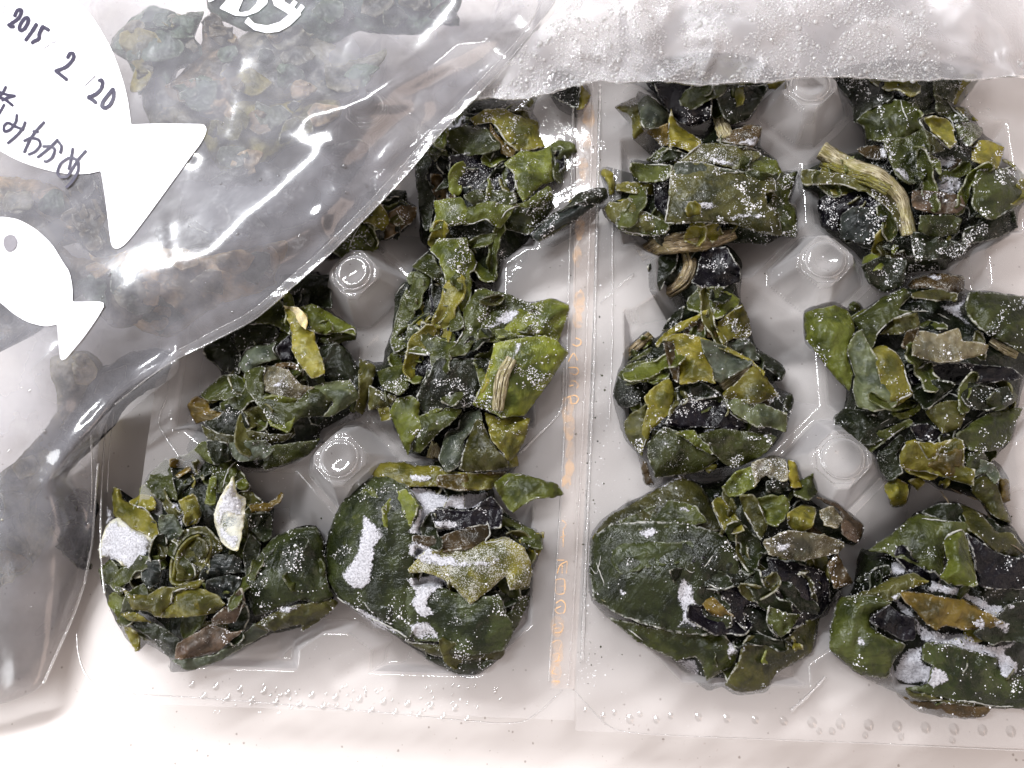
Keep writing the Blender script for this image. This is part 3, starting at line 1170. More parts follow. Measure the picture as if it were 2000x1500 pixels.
    G = [(['px 1124 660 1134 664 1134 672 1126 676 1118 672'], .9), (['px 1110 706 1120 690 1128 704'], .9),
         (['px 1110 718 1126 718 1130 726 1124 732 1112 728'], .9), (['px 1110 746 1122 744 1130 752 1126 758', 'px 1112 754 1120 752'], .9),
         (['px 1108 776 1122 772 1130 778 1124 788 1110 786', 'px 1114 772 1116 790'], .9),
         (['px 1098 1016 1106 1024 1100 1034', 'px 1100 1036 1100 1068', 'px 1094 1050 1104 1046'], .8),
         (['px 1088 1094 1102 1094', 'px 1090 1112 1096 1102 1108 1096', 'px 1098 1104 1098 1120', 'px 1108 1098 1106 1120', 'px 1088 1120 1092 1108'], .9),
         (['px 1086 1132 1102 1132 1102 1158 1086 1158 1086 1132', 'px 1086 1145 1102 1145'], .9),
         (['px 1086 1178 1096 1172 1104 1180 1102 1196 1090 1198 1084 1190 1096 1184'], .9),
         (['px 1080 1222 1092 1216 1100 1222 1096 1234 1084 1236', 'px 1082 1228 1094 1226'], .7),
         (['px 1078 1256 1090 1250 1098 1256 1092 1268'], .6), (['px 1078 1280 1092 1276 1090 1290', 'px 1080 1292 1096 1290'], .7),
         (['px 1084 1304 1078 1314 1090 1318'], .7), (['px 1076 1332 1092 1330'], .95)]
    for st, a in G:
        glyph(st, .13, a * .85)
    # faded blots of the same print
    for (u, v, ru, rv, a) in ((1150, 225, 11, 26, .42), (1146, 275, 9, 18, .35), (1140, 330, 9, 24, .36), (1134, 400, 9, 20, .3), (1132, 445, 9, 26, .42), (1128, 500, 8, 20, .42),
                              (1132, 590, 11, 24, .75), (1128, 625, 10, 16, .55), (1108, 800, 11, 26, .40), (1112, 835, 11, 26, .50), (1114, 880, 9, 18, .3), (1112, 915, 9, 16, .6),
                              (1106, 940, 10, 14, .75), (1088, 1225, 14, 20, .30), (1086, 1275, 14, 26, .45), (1084, 1310, 11, 18, .35), (1086, 1333, 9, 6, .9)):
        o = jag(np.array([(u + ru * math.cos(a_), v + rv * math.sin(a_)) for a_ in np.linspace(0, 6.283, 26)[:-1]]), 4, 9, nseed())
        uv, F, d = tri_sheet(o, 5)
        ob = link_mesh('faded_print', PN(uv, np.full(len(uv), FL + 1.0)), F, M['orange'], tape)
        ob.color = (1, 1, 1, a * .5)
    return t


build_carton()


# ---------------------------------------------------------------- traced clumps
def clump_F():
    c = Clump('dark seaweed clump with folded olive leaves where the two bags meet',
              'F 600 240 700 170 900 150 1050 170 1280 130 1240 270 1310 380 1300 490 1350 580 1500 540 1640 600 1600 720 1540 930 1440 1080 1430 1200 1280 1350 1240 1460 / D 1500 150 1470 300 1370 440 1250 580 1040 530 930 420 560 220 480 130 / F 190 1350 180 1100 150 900 150 700 240 560 440 390', zt=25, frost=.34)
    c.run('''
L nv dz=-1.5 | F 480 680 850 650 960 700 1060 850 1080 1000 900 1100 600 1050 440 1080 470 800
L dk dz=-1 | F 160 700 240 620 300 740 240 900 330 980 320 1150 290 1350 230 1380 180 1150 165 900
L dk dz=-1 | F 610 230 700 170 1000 170 1020 260 850 260 660 300
L do | F 1080 290 1100 200 1280 130 1250 250 1200 340
L gr | F 440 460 620 400 800 430 860 480 930 560 930 620 800 660 600 690 500 660 450 570
L mg | F 280 540 440 430 440 560 400 640
L gr curl=1.2 | F 240 590 330 590 440 640 480 700 380 680 330 740 270 680
L ol frost=.3 | F 660 340 800 260 960 240 1080 300 1310 375 1300 490 1350 590 1220 640 1100 640 1000 560 930 450 860 380 700 400
L b2 | F 850 400 900 480 1000 570 1080 640 1040 710 940 660 940 560 850 470
L gr dome=1.5 | F 950 1280 1080 1180 1280 1100 1430 1050 1440 1170 1300 1330 1200 1420 980 1370
L mg frost=.4 dome=1.4 | F 980 760 1130 640 1280 650 1410 590 1420 750 1440 920 1330 960 1220 1070 1160 1120 1090 1010 1060 850
L gr dome=1.8 | F 1410 580 1500 540 1620 570 1650 650 1590 740 1560 860 1500 950 1440 900 1420 760
L nv dz=.2 frost=.0 | F 1450 640 1520 620 1545 700 1530 800 1450 850
L gr frost=.4 | F 600 1060 700 1000 820 1010 950 1000 1080 1040 1090 1120 900 1180 700 1150
L mg frost=.45 | F 320 1110 500 1080 580 1070 640 1180 760 1260 820 1280 700 1310 590 1330 450 1350 280 1390 340 1240
L mg frost=.35 dome=1.2 | F 590 1200 720 1130 880 1110 1000 1150 1160 1120 1380 960 1420 1010 1430 1100 1250 1170 1080 1170 950 1360 870 1330 800 1290 640 1320
P wh alpha=.92 | F 500 370 590 260 640 300 640 400 540 460 440 420
P wh alpha=.85 | F 590 900 630 930 600 980 560 940
P wh alpha=.85 | F 540 740 600 770 580 820 530 790
P wh alpha=.85 | F 880 170 980 180 930 250 890 230
R wh | F 660 400 800 420 830 480 880 550 940 570
R wh | F 850 375 900 410 950 490 1010 570 1060 620
R wh | F 985 770 1060 690 1140 630
R wh | F 985 780 1050 830 1080 920 1100 1010
R wh | F 320 1110 450 1070 560 1080
R wh | F 280 1390 340 1240 325 1110
R wh | F 590 1340 700 1310 810 1275 880 1340 950 1360
R wh | F 950 1270 1010 1190 1120 1150
R wh | F 245 590 270 680 340 750
R wh | F 260 560 350 610 430 640
R wh | F 1470 600 1520 610 1545 680 1535 770
''', 1500, 700)


def clump_D():
    c = Clump('largest left seaweed clump with a bright green leaf pointing at the orange tape',
              'D 580 190 640 120 800 110 930 110 930 200 1000 290 1000 430 1040 540 1200 590 1400 690 1540 710 1700 680 1860 740 1850 860 1780 1030 1860 1190 1750 1330 / D2 1820 0 1700 200 1550 400 1480 500 1230 560 1030 470 860 620 720 680 660 930 520 930 380 900 260 700 190 550 80 500 0 480 0 200 / D 0 1280 130 1290 160 1130 230 950 260 750 270 600 350 470 400 370 530 260', ruffles=20, zt=27, zl=8, frost=.34)
    c.run('''
L nv dz=-2 | D 330 1200 450 1200 620 1220 740 1180 740 1300 640 1420 400 1420 300 1300
L dk dz=-1 | D 250 640 340 520 520 560 560 700 620 900 680 1000 500 1180 250 1180 200 1090 230 900
L nv dz=-2.2 frost=.2 | D 560 560 700 560 820 760 860 900 760 980 640 1000 580 850
L gr frost=.4 curl=1.2 | D 400 380 530 270 590 280 680 420 720 570 850 790 880 940 760 990 740 800 680 560 520 440
L gr frost=.5 curl=1.3 | D 200 1090 230 950 290 720 350 580 430 720 440 900 500 900 490 1090 380 1120 250 1180
L gg frost=.3 curl=1.5 | D 240 1100 340 1040 360 920 430 920 490 1000 490 1090 400 1110 370 1080 300 1100
L gg frost=.4 | D 340 490 400 430 490 430 510 500 510 600 400 560
L gr frost=.4 dome=1.4 | D 1050 600 1250 620 1450 700 1540 760 1400 900 1200 1020 1010 1060 1080 850 1120 700
L mg frost=.32 dome=2 | D 590 190 660 120 800 120 920 110 930 200 990 290 1000 400 940 450 960 540 950 640 930 720 880 800 830 760 740 590 700 450 650 320 570 240
L gr frost=.12 dome=1.6 | D 930 710 1000 600 1080 580 1160 620 1120 750 1060 950 980 1080 900 1200 760 1230 740 1160 830 1080 890 950 880 800
L gr frost=.12 | D 490 910 600 950 640 1030 740 1080 820 1080 750 1170 620 1220 450 1200 330 1180 480 1100
L lg dome=1.2 frost=.42 | D 1400 760 1540 720 1700 680 1860 740 1850 860 1770 1060 1600 1020 1400 1030 1200 1050 1290 930
L mg frost=.4 | D 1010 1000 1250 960 1400 1030 1650 1030 1750 1060 1200 1090 1050 1060
L dk frost=.4 | D2 640 0 1100 0 1130 60 1060 240 960 440 800 470 500 500 450 350 560 150
L gr | D2 80 130 250 60 330 60 380 250 270 340 130 280
L gr | D2 640 270 720 200 840 230 900 330 780 450 680 400
L do | D2 0 250 100 300 250 350 200 450 80 470 0 480
L mg dome=2 frost=.1 | D2 190 500 260 380 400 340 480 420 470 530 620 470 680 480 520 640 400 780 370 900 270 700
L ol | D2 80 440 190 400 200 560 120 590
L gr dome=1.5 | D2 450 560 650 450 870 480 760 610 660 680 560 800 480 880 400 850
L lg frost=.10 dome=1.6 tilt=.4 fold=.3 dz=2.0 | D 1170 1100 1400 1050 1640 1030 1740 1060 1860 1190 / D2 1820 0 1700 200 1550 400 1450 530 1240 550 1100 480 965 430 1070 220 1130 60
L o2 frost=.15 dome=.3 dz=1.6 | D2 1130 20 1230 0 1180 150 1120 300 1080 460 965 430 1070 220
P wh alpha=.80 | D 1180 830 1300 740 1420 780 1400 900 1250 960 1120 1010 1040 1000
P wh alpha=.82 | D 1380 1060 1450 1100 1440 1200 1380 1260 1300 1400 1230 1420 1260 1290 1330 1150
S pa w=14,22,16 dome=.5 | D2 1330 0 1250 160 1220 320 1200 480
R wh r=.28 | D 880 800 890 930 840 1060 760 1150 620 1210 480 1200 330 1180
R wh r=.3 | D 560 220 640 310 700 480 750 620 800 700
R wh | D 930 220 990 280 1000 370 950 450 960 510 1040 540
R wh | D 400 380 480 310 560 240
R wh | D 260 640 300 580 340 540
R wh | D 200 1100 240 1180 320 1150
R wh | D 560 800 600 920 650 1020 700 1010
R wh | D2 100 260 200 320 260 345 300 280
R wh | D2 970 430 1060 230 1120 60
''', 2400, 900)


def clump_B():
    c = Clump('rounded dark green seaweed clump with big white frost patches, left of the orange tape',
              'B 385 250 460 185 700 165 860 150 920 20 1050 -80 / D2 1030 470 1240 560 1500 560 1430 800 1380 910 1390 1000 1290 1030 / B 1240 240 1280 330 1250 440 1270 500 1320 540 1490 610 1535 680 1520 760 1470 900 1465 1040 1390 1200 1270 1430 1200 1500 1050 1580 850 1510 700 1400 560 1300 220 1080 130 950 115 750 180 520 300 330', ruffles=7, zt=26, zl=7, frost=.22, scraps=8)
    c.rib_cols = ['dk', 'g2', 'gr', 'do']
    c.run('''
L dk | B 1200 420 1290 500 1380 570 1480 620 1430 740 1290 700 1180 640 1160 500
L gr dome=1.2 | B 1330 1050 1465 1050 1400 1180 1300 1360 1280 1180
L yl | B 1380 680 1530 630 1530 740 1500 780 1420 740
L gr | B 1260 520 1380 570 1480 620 1530 650 1530 740 1430 720 1330 640 1270 630
L dk | B 760 1440 1000 1470 1220 1470 1050 1585 880 1510
L do dome=1.2 | B 640 1340 900 1370 1280 1400 1250 1460 1000 1460 800 1430
L g2 dome=1.4 frost=.15 fold=.25 tilt=.5 | B 640 1000 850 980 1060 1060 1250 1040 1290 1160 1350 1240 1280 1400 1000 1440 850 1340 700 1340 640 1200
L g2 dome=2.2 frost=.12 fold=.3 tilt=.4 | B 115 750 180 520 300 330 480 260 650 330 750 480 720 640 690 900 700 1050 720 1200 650 1340 450 1230 200 1060 130 930
L gr frost=.2 fold=.8 | B 150 640 260 440 400 330 470 420 420 560 330 700 220 800 140 780
L dk frost=.25 fold=.8 | B 330 1020 480 900 620 880 680 1000 640 1160 560 1240 420 1160
L mg dome=1 frost=.35 | B 490 480 560 380 640 350 720 460 660 640 560 640 500 580
L nv dz=.1 frost=.1 | B 800 480 1060 490 1200 400 1270 480 1250 600 980 620 840 600
L br frost=.3 | B 690 650 870 655 1000 610 1180 580 1190 640 1160 720 1000 740 850 760 700 720
L ol frost=.62 dome=1.5 | B 640 900 760 760 950 740 1200 680 1290 660 1420 740 1470 880 1440 980 1320 1010 1290 920 1200 1000 1060 1100 950 980 870 930 760 890
L do frost=.3 | B 1330 950 1430 830 1470 900 1440 1000 1350 1010
L ol dome=1 frost=.3 | B 400 230 480 180 640 170 700 200 860 200 900 240 1300 250 1200 350 1050 360 800 330 640 340 450 300
L b2 frost=.2 | B 850 260 1300 240 1200 350 1000 360 860 330
L gy dome=1.8 frost=.42 dz=1.5 | D2 650 930 720 700 830 650 850 540 950 480 1030 470 1060 560 900 750 840 1000 720 1050
L do dome=1.4 frost=.25 dz=1.5 | D2 850 1030 900 800 1000 560 1090 660 1130 750 1200 850 1300 950 1290 1020 1000 1060
L ol dome=1 frost=.12 dz=1.2 | D2 1080 500 1230 560 1340 540 1500 560 1470 700 1430 800 1370 910 1300 950 1150 760 1110 650
L ol frost=.4 | D2 1310 930 1380 900 1390 1000 1310 1020
L mg dome=1.2 frost=.1 dz=4 | B 1220 310 1290 250 1400 250 1560 300 1620 310 1670 380 1600 410 1480 410 1340 500 1260 410
P wh h=.55 alpha=1.2 | B 640 345 780 335 900 380 1060 370 1190 370 1130 460 1060 490 850 490 820 540 850 545 960 545 980 600 850 640 700 660 640 640 700 540 720 450
P wh h=.5 alpha=1.15 | B 350 510 380 500 420 550 490 600 495 660 450 750 420 950 320 1020 230 960 210 900 300 790 340 640
P wh h=.5 alpha=1.15 | B 640 930 800 900 890 920 930 980 850 1010 800 1090 840 1160 760 1200 660 1110 690 1030
P wh h=.4 | B 665 245 800 245 805 305 680 310
P wh alpha=.95 h=.4 | B 200 1060 330 1100 560 1230 650 1310 480 1290 330 1190
P wh alpha=.78 h=.2 | B 630 700 700 660 900 760 1150 800 1330 760 1200 860 950 880 760 860 660 800
P wh alpha=.9 | B 690 150 800 180 850 140 830 200 740 205
P wh alpha=.8 | B 650 1220 800 1190 880 1320 760 1350 680 1320
P wh alpha=.9 jg=1 | B 565 1195 590 1170 615 1185 610 1215 580 1220
S pa w=14,8 dome=.3 | D2 570 930 590 840 570 760
S pa w=10,6 dome=.3 | D2 620 920 640 860 610 800
R wh | B 120 900 150 1000 240 1090 420 1190 560 1260 700 1350
R wh | D2 660 930 720 700 830 650 850 540
R wh | D2 930 690 890 850 830 1010
R wh | B 1280 330 1340 270 1400 255
R wh | B 1170 560 1190 640 1160 700 1290 680
R wh | B 640 1340 720 1355 840 1350
R wh | B 1240 1030 1290 1130 1290 1180
R wh | B 120 700 112 800 130 900
''', 1200, 600)


def clump_A():
    c = Clump('olive seaweed clump with curled leaf rolls and a white frosted spear at bottom left',
              'A 170 380 230 400 290 500 400 430 420 340 500 230 640 160 800 130 1000 160 1170 160 1290 330 1290 420 1290 500 1440 500 1480 560 1470 640 1460 800 1400 880 1480 790 1700 700 1820 700 1900 850 1910 1150 1990 1280 1920 1420 1780 1480 / Z7 1690 720 1500 760 1250 900 1050 960 950 960 940 880 800 800 770 850 680 740 600 580 550 400 / A 50 1050 160 930 180 640', ruffles=18, zt=24, zl=6, R=110, frost=.28, core='dk')
    c.run('''
L dk dz=-1 | A 640 170 820 120 1000 160 980 260 820 330 700 450 660 330
L gr | A 500 230 600 150 640 200 660 320 690 480 560 490 480 420 430 360
L b2 | A 640 160 770 150 800 230 700 300 650 260
L gr | A 940 170 1170 165 1180 260 1080 420 960 420 980 260
L ol | A 300 500 400 440 490 460 520 560 450 580 350 540
L gy | A 540 620 660 600 740 720 680 820 600 880 540 780
L gr dz=-1 | A 50 1050 150 970 220 1050 260 1150 240 1280 160 1200 70 1130
L wh frost=.9 dome=1.2 | A 180 640 250 640 480 800 460 960 400 1100 350 1130 250 1020 160 950 60 950 60 850 110 700
P wh h=.5 alpha=1.15 | A 70 950 60 840 110 680 180 640 330 720 470 800 460 930 420 1000 330 1090 220 1000
P wh h=.4 | A 100 520 150 520 180 640 100 720
L ol dome=1.4 frost=.12 dz=.8 | A 170 380 230 400 260 480 340 530 450 580 520 660 540 760 490 860 470 780 330 720 230 640 180 620 160 500
L do dome=.6 dz=-.2 | A 480 900 560 810 620 870 600 960 540 980
L ol dz=.6 | A 700 490 830 440 870 510 890 600 850 680 760 700 740 600
L mg dz=.2 | A 920 460 960 300 1010 290 1010 460 990 520 910 510
L do dz=-.6 | A 620 860 760 720 920 700 1040 830 1060 900 960 960 940 1080
L sl dome=1.2 | A 940 1000 1000 930 1120 930 1220 970 1230 1040 1260 1070 1120 1080 1000 1130 870 1120
L sl dome=1 frost=.1 | A 930 1150 1110 1090 1220 1130 1130 1280 1000 1290 930 1220
L sl dome=1.3 | A 400 1040 450 980 550 980 560 1070 540 1160 450 1210 400 1130
L b2 dz=.5 | A 1280 520 1420 510 1500 470 1530 420 1550 450 1520 510 1430 580 1300 580
L dk | A 1270 600 1440 590 1470 650 1460 800 1390 820 1280 720
L dk | A 1230 900 1280 760 1380 850 1330 1000 1260 1200 1240 1040
L do dz=-.2 dome=-.8 frost=.05 | A 690 1130 690 960 760 840 850 790 930 830 940 920 870 1060 790 1140
W ol top=24.5 h=5 closed=1 | A 640 1150 640 1000 690 870 770 780 870 745 940 780 965 860 930 980 860 1080 780 1150 700 1180
W ol top=25.3 h=4 | A 655 1120 680 960 720 870 790 800 870 770
L g2 dome=2 frost=.06 tilt=.4 fold=.25 | A 1250 1060 1330 980 1400 880 1480 790 1620 720 1820 700 1890 830 1900 1000 1910 1150 1960 1260 1850 1330 1690 1300 1500 1380 1320 1430 1260 1250
L dk frost=.2 fold=.8 | A 1420 960 1520 840 1640 780 1760 800 1720 900 1600 1000 1480 1060
L gr frost=.15 fold=.8 | A 1560 1100 1700 980 1860 960 1900 1080 1880 1200 1740 1240 1620 1220
L dk | Z7 700 680 850 690 1000 780 980 880 940 880 830 770
L rd frost=.3 | Z7 990 800 1180 700 1290 740 1350 740 1200 860 980 890
L gy frost=.25 | Z7 960 900 1200 870 1420 700 1500 740 1250 890 1060 960
L do frost=.25 | Z7 1420 700 1550 620 1720 580 1850 560 1890 580 1830 640 1690 740 1680 700 1500 740
L o2 dz=.3 | Z7 690 700 770 760 790 830 760 850 700 750
L ol frost=.2 dome=1 | A 230 1410 330 1390 420 1450 480 1480 300 1470
L ol dome=1.4 frost=.1 | A 640 1290 700 1220 860 1200 1000 1250 1080 1330 1010 1400 800 1440 560 1440
L ol dome=1.8 frost=.12 dz=.7 | A 240 1200 330 1250 450 1260 560 1190 680 1190 860 1130 910 1140 860 1200 660 1230 640 1320 550 1440 430 1390 320 1380 290 1300
L rd dz=.4 | A 970 1450 1090 1350 1200 1200 1240 1300 1160 1480 980 1500
L wh dome=1.6 frost=.8 dz=1 | A 990 600 1030 480 1120 330 1150 290 1180 430 1250 470 1230 700 1190 880 1150 900 1050 820 1000 700
P wh h=.4 | A 990 600 1030 480 1120 330 1150 290 1180 430 1250 470 1230 620 1170 620 1100 620 1070 700 1150 760 1200 760 1190 880 1150 900 1050 820 1000 700
L lg dz=.8 frost=.3 dome=0 bend=.3 | A 1070 690 1110 620 1170 640 1170 720 1130 750
L lg dz=.4 frost=.2 dome=0 bend=.3 | A 1170 350 1230 310 1280 370 1250 410 1190 400
P wh h=.3 | A 600 500 700 490 740 560 750 700 700 700 670 600 580 570
P wh alpha=.8 h=.15 | A 1490 1130 1530 1190 1570 1190 1660 1060 1690 1030 1650 1020 1560 1150 1510 1110
P wh alpha=.72 h=.15 | A 1680 850 1750 850 1740 950 1690 960
P wh alpha=.85 | A 1440 1400 1600 1310 1770 1310 1700 1380 1560 1430
P wh alpha=.85 | A 440 1430 600 1450 760 1470 860 1440 780 1490 520 1500
R wh | A 310 520 430 560 500 650 540 760 490 860
R wh | A 870 470 890 600 850 690
R wh | A 880 330 920 300 940 340
R wh | A 1060 380 1110 240 1170 170
R wh | A 1170 410 1180 340 1240 310 1285 370 1260 410 1190 420
R wh | A 960 930 1100 925 1220 970 1230 1040 1260 1070
R wh | A 235 1180 240 1260 310 1300
R wh | A 640 1330 660 1240 760 1200
R wh | A 980 1440 1090 1350
R wh | A 1180 1450 1240 1300
R wh | A 660 340 690 480
R ol r=.5 | A 1270 520 1280 620 1260 730
''', 1200, 700)


def clump_C():
    c = Clump('seaweed clump with an upright yellow green blade in its middle, below the diagonal bag edge',
              'C 1060 -60 1440 -60 1460 260 1690 430 1690 540 1560 560 1640 660 1730 830 1720 720 1880 790 1800 1100 1760 1240 1640 1300 1380 1400 1400 1500 / A 1850 20 1750 130 1590 200 1380 270 1230 260 1000 200 780 110 / C 140 1480 250 1330 200 1310 120 1150 250 1050 440 870 400 790 310 720 270 620 510 460 700 250', zt=25, zl=8, frost=.25)
    c.run('''
L dk dz=-1 | C 1000 -60 1430 -60 1460 240 1300 230 1180 220 1000 130
L dk | C 270 620 510 470 600 600 620 760 600 860 440 830 400 790 310 720
L b2 | C 440 510 520 470 560 560 480 560
L dk | C 550 440 720 300 900 380 980 480 900 580 700 620 600 640
L gr | C 720 330 930 130 1050 260 1080 400 1070 480 900 390 710 380
L gr dome=1.5 | C 250 1050 420 890 560 860 640 900 680 1050 660 1200 600 1180 440 1100 320 1110
L b2 frost=.05 dome=1.4 | C 120 1150 210 1070 320 1110 330 1190 460 1210 400 1270 210 1320
L dk frost=.35 | C 330 1190 500 1140 620 1180 700 1350 560 1430 380 1400 280 1320 460 1230
L do | C 250 1330 400 1400 560 1430 700 1380 900 1420 1100 1420 1000 1500 400 1500 300 1450
L gr | A 640 160 780 110 900 0 940 20 960 120 1000 200 900 170
L gr dome=1.2 | C 1310 490 1560 480 1690 450 1690 540 1570 560 1480 600 1340 560
L dk dome=1.4 frost=.15 | C 1350 600 1500 580 1620 640 1720 800 1720 1000 1560 960 1400 900 1380 700
L do | C 1720 720 1880 790 1820 1050 1760 1230 1680 1200 1720 1000
L mg dome=1.4 frost=.12 dz=.6 | C 1170 240 1300 210 1480 310 1600 380 1690 430 1690 500 1560 470 1390 490 1270 440 1240 330
L nv dz=-1 frost=.02 | C 950 600 1080 500 1110 720 1000 750 960 680
L gy dome=1.6 frost=.22 | C 600 780 660 640 760 590 880 580 950 560 920 640 970 720 900 740 780 780 680 880
L gg dome=1.2 frost=.05 dz=.3 | C 1200 1000 1440 930 1640 920 1720 1080 1500 1240 1390 1260 1480 1120 1300 1050
L gr dome=1.8 frost=.06 dz=.4 | C 650 860 760 790 850 800 830 1000 1000 1090 1160 1090 1250 1000 1400 1000 1480 1100 1400 1260 1200 1260 1100 1330 1060 1400 900 1320 830 1200 760 1120 680 1020
L mg dome=1.2 frost=.06 dz=.5 | C 770 1130 900 1060 1150 1100 1100 1330 1060 1400 900 1330 830 1200
L fb frost=.55 dz=.3 | C 830 800 920 780 1060 820 1180 960 1300 980 1160 1080 1000 1090 840 1010
L br dz=.2 | C 930 760 1110 750 1180 830 1060 820 960 800
L o2 dome=1.2 frost=.08 dz=1 fold=.25 | C 1020 240 1150 240 1240 320 1230 440 1300 450 1320 560 1370 680 1390 860 1280 900 1160 760 1100 640 1090 460
L pa frost=.5 dz=1.1 | C 1020 230 1150 240 1240 330 1220 440 1150 380 1080 300
L gy | A 1100 20 1400 0 1480 60 1400 150 1180 170
L dk | A 930 0 1100 20 1140 160 1000 200 950 100
L gr frost=.4 | A 1480 40 1850 0 1760 120 1590 190 1400 240 1400 150
P wh | C 140 1460 250 1420 290 1480 180 1500
P wh alpha=.85 | C 1600 1220 1680 1180 1720 1300 1620 1310
P wh alpha=.8 | C 850 960 960 900 1060 830 1090 830 1040 920 1000 1000 900 1000
P wh alpha=.85 | A 1300 130 1390 100 1380 180 1340 240 1300 200
R wh | C 620 720 670 630 780 580 890 580
R wh | C 900 570 950 560 920 640 970 700 970 740
R wh | C 770 1130 830 1200 900 1330 1050 1400
R wh | C 1240 440 1330 480 1440 490 1580 460 1670 440 1690 500
R wh | C 1500 1140 1460 1220 1390 1260
R wh | C 600 1190 650 1270 700 1350
R wh | C 700 400 850 385 900 390
R wh | C 930 750 1020 760 1110 750
R wh | C 400 1270 470 1210
''', 800, 500)


def clump_E():
    c = Clump('small seaweed clump peeking out from under the middle of the diagonal bag edge',
              'Z2 20 1450 120 1330 250 1150 380 1000 420 1080 550 1060 560 1120 610 1150 600 1220 540 1290 430 1350 440 1400 350 1440 200 1450', ruffles=5, zt=22, zl=9, R=80, frost=.2, scraps=6)
    c.run('''
L dk | Z2 380 1060 520 1060 560 1080 540 1140 430 1150
L br | Z2 450 1190 540 1140 610 1160 600 1220 520 1290 430 1340 420 1290
L gr dome=1.4 | Z2 130 1390 240 1270 300 1220 350 1300 400 1380 300 1440 200 1440
L ol dome=1.6 | Z2 260 1230 380 1120 450 1190 460 1240 420 1290 350 1250
R wh r=.15 | Z2 230 1390 270 1300 310 1220
''', 250, 150)


def clump_G():
    c = Clump('seaweed clump with one broad flat rectangular leaf on top, beside the orange tape',
              'G 200 280 390 190 410 130 560 200 700 330 720 290 800 470 900 520 1020 540 1060 420 1200 440 1440 440 1560 470 1550 640 1700 770 1740 870 1900 870 1900 960 1830 1150 1890 1250 1890 1490 1740 1500 1600 1560 1300 1520 1100 1620 800 1650 560 1580 / G 400 1500 220 1440 100 1300 60 1200 100 1080 50 880 120 840 200 950 350 1000 340 900 350 770 500 780 620 640 500 500 370 590 340 430', zt=25, zl=9, R=90, frost=.3)
    c.run('''
L dk | G 560 1480 1300 1400 1600 1450 1600 1560 1300 1540 1000 1620 700 1620
L ol curl=1.2 dz=1 | G 200 280 390 190 420 300 440 450 470 510 370 590 350 480 290 360
L gy frost=.35 dz=1.2 | G 390 190 410 140 560 200 700 330 690 420 620 470 480 490 440 440 420 300
L b2 frost=.4 | G 500 500 690 440 690 640 620 640 560 560
L dk | G 580 790 690 670 800 690 870 720 760 790 640 820
L gr | G 490 780 630 650 690 670 580 790
L br frost=.5 | G 1140 590 1200 540 1340 480 1440 440 1560 470 1550 560 1500 640 1300 620
L yl frost=.03 dz=1.5 dome=.6 fold=.25 | G 720 290 745 370 800 470 900 530 1000 580 980 650 900 690 760 650 690 660 700 420
S pa w=20,24,30 dz=1 | G 1120 170 1150 300 1190 450 1230 560
L do frost=.5 | G 770 800 1000 620 1200 620 1400 670 1540 700 1550 740 1340 860 1100 800 900 790
L mg frost=.25 dome=1.2 | G 1330 860 1380 740 1430 700 1690 770 1740 880 1700 960 1540 890
L ol dome=1.4 | G 50 880 110 840 180 900 200 980 190 1080 140 1100 120 980
L ol frost=.4 | G 190 980 380 980 560 990 550 1100 350 1080 210 1050
L nv dz=-1 | G 560 990 700 930 700 1150 660 1300 570 1200
L gr dome=1.2 dz=.5 | G 340 880 350 790 480 810 720 820 700 900 650 960 430 980
L do dome=1 | G 140 1160 250 1170 330 1120 420 1170 480 1270 640 1310 700 1420 560 1480 300 1460 150 1330 90 1230
L gr dome=1.6 frost=.08 | G 210 1330 440 1240 700 1370 650 1470 350 1470 220 1410
S tn w=20,36,34,14 dz=.3 dome=1.4 | I 330 190 520 90 760 60 1000 40 1220 -20
L gr dome=.8 frost=.25 | G 1690 950 1890 880 1860 1000 1810 1150 1870 1230 1890 1350 1880 1490 1750 1470 1720 1290 1620 1180 1690 1060
L do dome=1.8 frost=.36 dz=1.8 tilt=.3 fold=.2 | G 720 860 780 790 1000 790 1200 850 1470 890 1680 950 1690 1060 1600 1080 1620 1200 1720 1280 1740 1480 1500 1440 1290 1370 900 1360 660 1360 690 1150
L gy frost=.3 dome=.6 dz=2.2 | G 730 850 770 790 1000 790 1200 850 1470 890 1180 900 1000 930 740 940
P wh alpha=.78 h=.2 | G 900 1200 1050 1130 1200 1200 1100 1260 950 1250
P wh alpha=.86 h=.2 | G 1230 1300 1400 1240 1580 1270 1590 1360 1480 1330 1240 1350
P wh alpha=.9 h=.3 | G 1030 760 1150 720 1300 780 1330 850 1200 840 1090 810
P wh alpha=.84 h=.3 | G 1290 620 1440 540 1530 540 1540 700 1400 660
P wh alpha=.8 h=.2 | G 1180 880 1300 870 1460 880 1400 910 1200 910
P wh h=.4 | G 1070 200 1110 140 1180 200 1200 290 1120 320
R wh r=.3 | G 400 60 405 140 560 200 700 330
R wh r=.3 | G 700 300 695 480 690 660
R wh | G 780 800 900 700 1020 600
R wh | G 1010 600 1200 630 1400 650 1550 690
R wh | G 720 860 710 1000 690 1200 660 1360
R wh | G 660 1360 900 1360
R wh | G 350 780 480 815 720 820
R wh | G 130 1160 240 1165 320 1120 410 1160 440 1240
R wh | G 1690 960 1690 1060
R wh | G 1700 770 1740 880 1700 960
R wh r=.26 | G 1910 880 1860 1000 1800 1160 1870 1200 1900 1330 1880 1490
R wh | G 580 800 620 720 690 670
R wh r=.2 | G 200 280 390 190
R wh r=.2 | G 215 1310 210 1400 300 1440 480 1470
''', 1900, 900)


